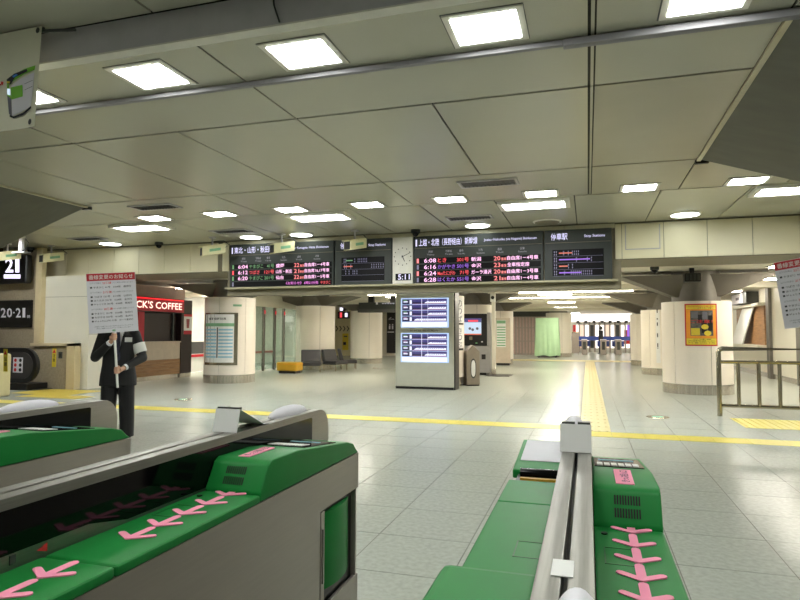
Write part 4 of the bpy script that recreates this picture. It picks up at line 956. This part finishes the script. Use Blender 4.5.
# ================================================================== TICKET GATES
def gate(xc, label, sx, sticker=False, flag=True, XR=.228):
    t = thing('ticket_gate', label, 'ticket gate', (xc, 1.4, 0), 'ticket gates in the foreground'); ORG[t.name] = Vector((0, 1.4, 0))
    XL, Y0, Y1 = -0.232, 0.35, 2.32
    BX('cabinet_core', 'black', t, XL+.02, XR-.02, Y0+.02, Y1-.03, 0.03, 0.95)
    BX('kick_plate', 'darkgrey', t, XL+.015, XR-.015, Y0+.015, Y1-.02, 0, 0.06)
    # steel skins
    MB().prism([(Y0, .50), (1.957, .50), (1.957, .822), (Y1, .822), (Y1, .955), (Y0, .955)], 'x', XR-.015, XR).build('side_panel', 'steelside', t)
    BX('side_panel', 'steelside', t, XR-.015, XR, Y0, Y1, .06, .494, .003)
    BX('hinge_strip', 'steelside', t, XR-.013, XR+.002, 1.961, 1.990, .50, .818, .002); BX('hinge_bar', 'steel', t, XR, XR+.006, 1.97, 1.982, .58, .76)
    b = MB(); pts = []
    for i in range(9):
        u = i/8; yy = 2.005+u*.30; bul = .035*math.sin(PI*min(u*1.1, 1))**.7 if u > 0 else 0
        pts.append((XR-.03+bul*.9, yy))
    prof = pts+[(XR-.05, 2.305), (XR-.05, 2.005)]
    b.prism(prof, 'z', .535, .80).build('flap_door', 'green', t, .004, smooth=True)
    BX('side_panel', 'steelside', t, XL, XL+.015, Y0, 2.42, .06, .955, .003)
    BX('end_panel', 'steelside', t, XL, XR, Y1-.03, Y1-.018, .06, .955, .003); BX('end_panel', 'steelside', t, XL, XR, Y0, Y0+.012, .06, .955, .003)
    BX('exit_end', 'steelside', t, XL, 0, Y1-.018, 2.42, .06, .955, .003)
    # green tops, right side
    for (a, c) in ((Y0, .998), (1.002, 1.548)): BX('green_top', 'green', t, .044, XR+.002, a, c, .955, .978, .008, 3)
    hd = MB().prism([(1.55,.957),(1.55,.982),(1.592,1.052),(1.612,1.062),(1.78,1.060),(2.20,1.016),(2.262,1.0),(2.295,.972),(2.322,.957)], 'x', .044, XR+.002).build('reader_head', 'green', t, .010, 3, smooth=True)
    def hs(y): return 1.061 if y < 1.78 else 1.060-(y-1.78)*(.044/.42)
    dm = lambda u, v, l: Vector((u, v, hs(v)+l))
    def slab(name, m, x0, x1, y0, y1, h=.003, par=hd):
        MB().hexa([(x0,y0,hs(y0)-.004),(x1,y0,hs(y0)-.004),(x1,y1,hs(y1)-.004),(x0,y1,hs(y1)-.004),(x0,y0,hs(y0)+h),(x1,y0,hs(y0)+h),(x1,y1,hs(y1)+h),(x0,y1,hs(y1)+h)]).build(name, m, par)
    slab('display', 'blackgloss', .052, XR-.014, 1.86, 2.12)
    for k in range(6): slab('display_bar', 'paper', .060+.022*k, .077+.022*k, 1.885, 1.955, .0045)  # white bars paint a pale reflection onto the dark display
    slab('display_bar', 'lineblue', .065, .18, 2.04, 2.06, .0045)
    if False: MB().tube([(.14, 1.885, hs(1.885)-.004), (.14, 1.885, hs(1.885)+.003)], .052, 24).build('card_reader', 'blackgloss', hd)
    slab('pink_sticker', 'pink', .108, .146, 1.625, 1.778, .003) if not sticker else slab('pink_sticker', 'pink', .105, .153, 1.615, 1.778, .003)
    o0 = 1.635 if not sticker else 1.63
    vmap = lambda u, v, l: Vector((.139-v if not sticker else .143-v, o0+u, hs(o0+u)+.003+l))
    text(hd, vmap, 'ink', [('きっぷ投入口', 0.0, .13, .0, .024)], lift=.001, fat=.02)
    # vents on the sloped front face
    fm = lambda u, v, l: Vector((u, 1.552+v*.6-l*.86, .985+v-l*(-.5)))
    for v0 in (.012, .038):
        g = MB()
        for k in range(10):
            u = .098+.0068*k; q = [fm(u, v0, .0015), fm(u+.004, v0, .0015), fm(u+.004, v0+.019, .0015), fm(u, v0+.019, .0015)]
            g.add(q, [(0,1,2,3)])
        tag(g.build('vent_slots', 'black', hd), kind='stuff')
    # arrow stickers
    for k in range(10):
        yt = 1.515-.094*k if k < 5 else .915-.094*(k-5)
        cxa = .137; z = .9785; b = MB()
        def bar(p, q, wd, dz=0):
            p = Vector(p); q = Vector(q); d = (q-p).normalized(); n = Vector((-d.y, d.x)); c = []
            for s, e in ((p, -1), (q, 1)):
                for a in range(5):
                    an = -PI/2+PI*a/4; v = s+(d*math.cos(an)*e+n*math.sin(an)*(1 if e > 0 else -1))*wd*.5; c.append(v)
            b.add([(v.x, v.y, z) for v in c]+[(v.x, v.y, z+.0012+dz) for v in c], [tuple(range(10)), tuple(range(19, 9, -1))]+[(i, (i+1) % 10, 10+(i+1) % 10, 10+i) for i in range(10)])
        bar((cxa, yt), (cxa, yt+.072), .020); bar((cxa, yt), (cxa-.042, yt+.026), .017, .0006); bar((cxa, yt), (cxa+.042, yt+.026), .017, .0012)
        b.build('arrow_sticker', 'pink', t)
    MB().tube([(.07, 1.49, .977), (.07, 1.49, .981)], .008, 12).build('sensor_eye', 'black', t)
    for x0, y0 in ((.066, 1.30), (-.135, 1.29)):
        g = MB()
        for (a, c, d, e) in ((0,.068,0,.003),(0,.068,.097,.10),(0,.003,0,.10),(.065,.068,0,.10)): g.box(x0+a, x0+c, y0+d, y0+e, .972, .9787 if x0 > 0 else .9767)
        g.build('hatch_outline', 'greendark', t)
    # ridge rails with slit, black side panels
    rp_ = [(Y0+.01, .955), (2.44, .955), (2.44, 1.02)]+[(2.44-.09*(1-math.cos(a)), 1.023+.09*math.sin(a)) for a in [PI/2*k/6 for k in range(1, 7)]]+[(Y0+.09, 1.113), (Y0+.03, 1.09), (Y0+.01, 1.05)]
    MB().prism(rp_, 'x', .0045, .042).build('ridge_rail', 'steel', t, .003, smooth=True); MB().prism(rp_, 'x', -.042, -.0045).build('ridge_rail', 'steel', t, .003, smooth=True)
    BX('ridge_slit', 'black', t, -.0045, .0045, Y0+.05, 2.40, .96, 1.085)
    for s in (1, -1):
        pp = [(.50, 1.090), (.50, 1.006), (1.12, 1.006), (1.24, .983), (2.262, .983), (2.272, .99), (2.272, 1.085), (2.265, 1.090)]
        MB().prism(pp, 'x', s*.0415, s*.0435).build('smoked_panel', 'blackgloss', t)
    MB().add([(.0445, .985, .993), (.0445, 1.010, 1.002), (.0445, 1.010, .984)], [(0,1,2)]).build('red_triangle', 'redink', t)
    BX('grey_mark', 'darkgrey', t, .042, .0445, .925, .938, .985, 1.002)
    for (x, y) in ((-.018, 2.18 if flag else 2.0), (.020, .70)): MB().ball((x, y, 1.112), (.030 if y < 1 else .036, .075 if y < 1 else .15, .034), 18).build('dome_lamp', 'signwhite', t, smooth=True)
    # bent paper flag
    q = [(-.047, 1.715, 1.114), (.043, 1.715, 1.114), (.043, 1.735, 1.184), (-.047, 1.735, 1.184), (-.047, 1.88, 1.120), (.043, 1.88, 1.120), (-.047, 1.93, 1.1145), (.043, 1.93, 1.1145)]
    th = [(x, y+.002, z-.002) for x, y, z in q]
    if flag:
        MB().add(q+th, [(0,1,2,3), (3,2,5,4), (4,5,7,6), (8,11,10,9), (11,12,13,10), (12,14,15,13)]).build('paper_flag', 'paper', t)
        BX('flag_clip', 'darkgrey', t, -.042, -.004, 1.735, 1.75, 1.182, 1.189); BX('flag_clip', 'darkgrey', t, .004, .040, 1.735, 1.75, 1.182, 1.189)
    if sticker: BX('paper_label', 'paper', t, -.020, .012, .84, .90, 1.1135, 1.1147)
    # left side tops (exit side)
    BX('green_top', 'green', t, XL-.002, -.044, 1.06, 1.698, .955, .976, .006, 3); BX('green_top', 'green', t, XL-.002, -.044, 1.702, 1.958, .955, .976, .006, 3)
    BX('near_head', 'green', t, XL-.006, -.044, Y0, 1.058, .955, 1.036, .02, 3)
    MB().prism([(2.06, .957), (2.06, .985), (2.10, .990), (2.43, 1.022), (2.45, 1.0), (2.45, .957)], 'x', XL-.002, -.044).build('display_head', 'green', t, .006, 2)
    MB().hexa([(XL+.016,2.16,.990),(-.056,2.16,.990),(-.056,2.415,1.014),(XL+.016,2.415,1.014),(XL+.016,2.16,.9975),(-.056,2.16,.9975),(-.056,2.415,1.0225),(XL+.016,2.415,1.0225)]).build('display', 'screenoff', t)
    MB().tube([(XL+.03, 2.04, .978), (-.060, 2.04, .978)], .018, 14).build('ticket_roller', 'blackgloss', t, smooth=True)
    BX('roller_tray', 'black', t, XL+.02, -.055, 1.96, 2.06, .957, .972); BX('brass_lip', 'yellowvinyl', t, XL+.035, -.07, 1.975, 1.99, .972, .979)
    t.scale = (sx, 1.0, 1.018)
    return t
gate(-.033, 'green and steel ticket gate with pink arrows straight ahead of the viewer', .90, True, True, .214)
gate(-1.110, 'green and steel ticket gate with long smoked panel beside the open passage', .985)
gate(-2.215, 'green and steel ticket gate farthest toward the sign holder', .985, False, False)

# ================================================================== PERSON WITH NOTICE BOARD
def remeshed(b, name, m, parent, vox, smooth_it=4):
    o = b.build(name, m, parent); r_ = o.modifiers.new('r', 'REMESH'); r_.mode = 'VOXEL'; r_.voxel_size = vox
    s_ = o.modifiers.new('s', 'SMOOTH'); s_.iterations = smooth_it; s_.factor = 0.5
    dg = bpy.context.evaluated_depsgraph_get(); me = bpy.data.meshes.new_from_object(o.evaluated_get(dg)); o.modifiers.clear()
    old = o.data; o.data = me; bpy.data.meshes.remove(old); me.name = name
    me.materials.clear(); me.materials.append(MATS[m])
    for p in me.polygons: p.use_smooth = True
    return o
P_LOC = Vector((-6.02, 6.75, 0)); P_ROT = R(35)
per = thing('person', 'person in dark suit with white armband holding a notice board on a pole', 'person', P_LOC, local=True)
# local frame: faces -Y, x to the viewer's right
shL, shR = Vector((-.19, .02, 1.42)), Vector((.19, .02, 1.42))
elL, elR = Vector((-.28, -.04, 1.12)), Vector((.30, -.03, 1.11))
pole_top, pole_bot = Vector((-.075, -.33, 2.16)), Vector((.035, -.33, .74))
def on_pole(z): k = (z-pole_bot.z)/(pole_top.z-pole_bot.z); return pole_bot+(pole_top-pole_bot)*k
hU, hD = on_pole(1.395), on_pole(.965)
wrL = hU+Vector((-.045, .06, -.06)); wrR = hD+Vector((.075, .05, .02))
b = MB()
b.ball((0, -.005, 1.625), (.078, .098, .118), 20); b.ball((0, -.03, 1.565), (.058, .066, .06), 14)         # skull, jaw
b.tube([(0, -.085, 1.65), (0, -.105, 1.615), (0, -.118, 1.595), (0, -.095, 1.585)], [.010, .013, .016, .012], 8)   # nose
b.tube([(-.022, -.088, 1.552), (.022, -.088, 1.552)], .009, 8)                                              # lips
for s in (-1, 1): b.ball((s*.080, .01, 1.615), (.012, .024, .032), 10); b.ball((s*.03, -.088, 1.652), (.02, .012, .010), 8)
b.tube([(0, .015, 1.40), (0, .005, 1.56)], [.066, .056], 14)
b.loft([(0,0,.88,.16,.11),(0,0,1.0,.15,.10),(0,0,1.15,.15,.105),(0,0,1.30,.175,.11),(0,.01,1.40,.17,.09),(0,.01,1.45,.09,.06)])
for sh, el, wr in ((shL, elL, wrL), (shR, elR, wrR)):
    b.tube([sh, sh.lerp(el, .5), el], [.055, .050, .043], 12); b.tube([el, el.lerp(wr, .45), wr], [.043, .040, .028], 12); b.ball(el, .043, 12); b.ball(sh, .056, 12)
for s in (-1, 1):
    b.tube([(s*.09, 0, .93), (s*.105, -.005, .70), (s*.11, 0, .49), (s*.115, .015, .30), (s*.12, .02, .08)], [.088, .078, .056, .052, .038], 14)
    b.tube([(s*.12, .03, .05), (s*.13, -.06, .04), (s*.135, -.15, .03)], [.04, .04, .03], 10)
for c, wr, sgn in ((hU, wrL, -1), (hD, wrR, 1)):
    palm = c+Vector((sgn*.034, .012, 0)); b.tube([wr, wr.lerp(palm, .6), palm], [.026, .030, .032], 10)
    for k, L in enumerate((150, 175, 170, 140)):        # four fingers around the pole
        zc = .036-.024*k; pts = []
        for i in range(7):
            a = (0 if sgn > 0 else PI)+sgn*(-.3-R(L)*i/6); pts.append(c+Vector((.026*math.cos(a), .026*math.sin(a), zc)))
        b.tube([palm+Vector((0, 0, zc*.8))]+pts, [.012]+[.0105, .0105, .010, .010, .0095, .009, .008], 8)
    pts = [palm+Vector((0, .005, .02))]+[c+Vector((.027*math.cos(a), .027*math.sin(a), .052)) for a in [(0 if sgn > 0 else PI)+sgn*(.5+R(25)*i) for i in range(4)]]
    b.tube(pts, [.013, .0115, .011, .010, .009], 8)
body_ = remeshed(b, 'body', 'skin', per, .0065, 3)
for s in (-1, 1):
    e = MB().ball((s*.030, -.091, 1.640), (.012, .009, .008), 12).build('eye', 'white', per, smooth=True); MB().ball((s*.030, -.0985, 1.640), (.005, .004, .005), 8).build('iris', 'black', e)
    BX('eyebrow', 'hair', per, s*.030-.018, s*.030+.018, -.100, -.092, 1.664, 1.670)
BX('mouth', 'cup', per, -.020, .020, -.099, -.094, 1.5505, 1.5535)
b = MB(); b.ball((0, .014, 1.655), (.085, .102, .105), 20); hv = []
hair = b.build('hair', 'hair', per, smooth=True)
bmh = bmesh.new(); bmh.from_mesh(hair.data)
bmesh.ops.delete(bmh, geom=[v for v in bmh.verts if (v.co.y < -.045 and v.co.z < 1.70) or v.co.z < 1.585 or (v.co.y < 0.0 and v.co.z < 1.63)], context='VERTS'); bmh.to_mesh(hair.data); bmh.free()
sm = hair.modifiers.new('thick', 'SOLIDIFY'); sm.thickness = .008
# clothing
b = MB(); b.loft([(0,0,.985,.148,.112),(0,0,1.10,.150,.108),(0,0,1.28,.178,.115),(0,.01,1.40,.165,.098),(0,.01,1.475,.075,.070)]); sh_ = remeshed(b, 'shirt', 'shirt', per, .01, 3)
b = MB(); b.loft([(0,.0,1.455,.074,.070),(0,-.002,1.50,.069,.064)], 20); b.build('collar', 'shirt', per, smooth=True)
b = MB(); b.add([(-.02,-.113,1.455),(.02,-.113,1.455),(.028,-.130,1.30),(.034,-.134,1.10),(0,-.134,1.06),(-.034,-.134,1.10),(-.028,-.130,1.30)], [(0,1,2,6),(6,2,3,5),(5,3,4)]); ti = b.build('tie', 'tie', per); ts_ = ti.modifiers.new('thick', 'SOLIDIFY'); ts_.thickness = .008
b = MB()
b.loft([(0,.005,.74,.235,.155),(0,.005,.86,.226,.150),(0,.0,1.02,.202,.135),(0,.0,1.18,.192,.134),(0,.0,1.32,.212,.136),(0,.01,1.41,.190,.112),(0,.015,1.47,.100,.080)], 28)
for sh, el, wr in ((shL, elL, wrL), (shR, elR, wrR)):
    w2 = el.lerp(wr, .86)
    b.ball(sh, .078, 14); b.tube([sh, sh.lerp(el, .5), el], [.076, .070, .062], 14); b.ball(el, .062, 12); b.tube([el, el.lerp(w2, .5), w2], [.062, .055, .046], 14)
jk = remeshed(b, 'suit_jacket', 'suit', per, .009, 3)
bmh = bmesh.new(); bmh.from_mesh(jk.data)          # open the front in a V
bmesh.ops.delete(bmh, geom=[v for v in bmh.verts if v.co.y < -.05 and v.co.z > 1.16 and abs(v.co.x) < .012+(v.co.z-1.16)*.17 and v.co.z < 1.5 and v.co.y > -.2 and abs(v.co.x) < .075] , context='VERTS'); bmh.to_mesh(jk.data); bmh.free()
for s in (-1, 1):
    MB().add([(s*.014, -.142, 1.17), (s*.055, -.128, 1.40), (s*.080, -.110, 1.44), (s*.105, -.128, 1.36), (s*.060, -.148, 1.28)], [(0,1,2,3,4)]).build('lapel', 'suit', jk)
for z in (1.10, 1.0): MB().ball((0, -.138, z), (.010, .006, .010), 10).build('button', 'black', jk)
b = MB()
b.loft([(0,.0,.74,.185,.135),(0,.0,.86,.180,.130),(0,0,.98,.165,.118)], 24)
for s in (-1, 1): b.tube([(s*.092, 0, .90), (s*.105, -.005, .70), (s*.112, 0, .49), (s*.118, .012, .28), (s*.122, .012, .06)], [.108, .104, .098, .094, .090], 16)
remeshed(b, 'trousers', 'suit', per, .010, 3)
for s in (-1, 1):
    b = MB(); b.loft([(s*.13, -.045, .0, .048, .135), (s*.13, -.045, .035, .050, .138), (s*.128, -.02, .07, .044, .10), (s*.122, .02, .11, .042, .05)], 18); b.build('shoe', 'shoe', per, smooth=True)
for el, wr, nm in ((elL, wrL, 'shirt_cuff'), (elR, wrR, 'shirt_cuff')): MB().tube([el.lerp(wr, .84), el.lerp(wr, .95)], [.041, .038], 14).build(nm, 'shirt', per, smooth=True)
MB().tube([shR.lerp(elR, .40), shR.lerp(elR, .78)], [.088, .083], 18).build('armband', 'white', per, smooth=True)
BX('name_badge', 'paper', per, .085, .175, -.153, -.146, 1.325, 1.385, .002)
b = MB().tube([wrR.lerp(elR, .02), wrR.lerp(elR, .10)], .037, 14).build('wristwatch', 'railsteel', per, smooth=True)
per.rotation_euler = (0, 0, P_ROT)

def notice_sign(label, name='notice_sign', group='hand held notices'):
    """local frame: pole axis is z, board faces -Y, origin at pole foot"""
    t = thing(name, label, 'notice sign', (0, 0, 0), group, local=True)
    MB().tube([(0, 0, 0), (0, 0, 1.36)], .0155, 12).build('pole', 'white', t, smooth=True)
    W_, H_, zb_ = .58, .77, .715
    p_ = BX('board', 'signwhite', t, -W_/2, W_/2, -.030, -.017, zb_, zb_+H_, .002)
    Mn = front(-.030, -W_/2, zb_)
    deco(t, 'red_header', Mn, 'red', [(.004, W_-.004, H_-.098, H_-.004)], .002)
    text(t, Mn, 'paper', [('番線変更のお知らせ', .03, W_-.03, H_-.080, H_-.022)], lift=.004, fat=.004)
    z = H_-.138
    blocks = [('22番線', ['■ やまびこ 41号　6:04発　盛岡行']), ('21番線', ['■ つばさ 121号　6:12発　山形行', '■ はくたか 551号　6:28発　金沢行', '■ Ｍａｘとき 301号　6:08発　新潟行']), ('20番線', ['■ やまびこ 201号　6:20発　仙台行', '■ かがやき 501号　6:16発　金沢行', '■ Ｍａｘたにがわ 71号　ガーラ湯沢行'])]
    for (tr, lines) in blocks:
        text(t, Mn, 'greyink', [('以下の列車は', .04, .17, z, z+.020), ('からの発車に変更となります', .30, .545, z, z+.020)], lift=.003)
        text(t, Mn, 'redink', [(tr, .185, .29, z-.006, z+.026)], lift=.003, fat=.03)
        z -= .058
        for ln in lines:
            text(t, Mn, 'ink', [(ln, .04, .525, z, z+.026)], lift=.003, fat=.02); z -= .048
        z -= .014
    text(t, Mn, 'greyink', [('ご利用のお客さまにはご迷惑をおかけいたしますが', .06, .52, .075, .092), ('何卒ご理解いただきますようお願いいたします', .09, .49, .050, .067)], lift=.003)
    disc(t, 'green_emblem', Mn, 'linegreen', .29, .026, .022, .003, 12, .012)
    return t
s1 = notice_sign('white notice board with red header on a pole held by the person')
ax = (pole_top-pole_bot).normalized(); rot = Vector((0,0,1)).rotation_difference(ax).to_matrix().to_4x4()
s1.matrix_world = Matrix.Translation(P_LOC) @ Matrix.Rotation(P_ROT, 4, 'Z') @ Matrix.Translation(pole_bot) @ rot
s2 = notice_sign('white notice board with red header cut by the photo edge beside the hand rail')
# second sign: taller pole standing on a round foot just past the frame
foot = MB().tube([(0, 0, -.832), (0, 0, -.807)], .17, 24).build('foot_disc', 'darkgrey', s2); MB().tube([(0, 0, -.807), (0, 0, 0)], .0155, 12).build('pole_extension', 'white', s2, smooth=True)
s2.matrix_world = Matrix.Translation((2.475, 7.75, .835)) @ Matrix.Rotation(R(-32), 4, 'Z') @ Matrix.Rotation(R(-7), 4, 'Y')
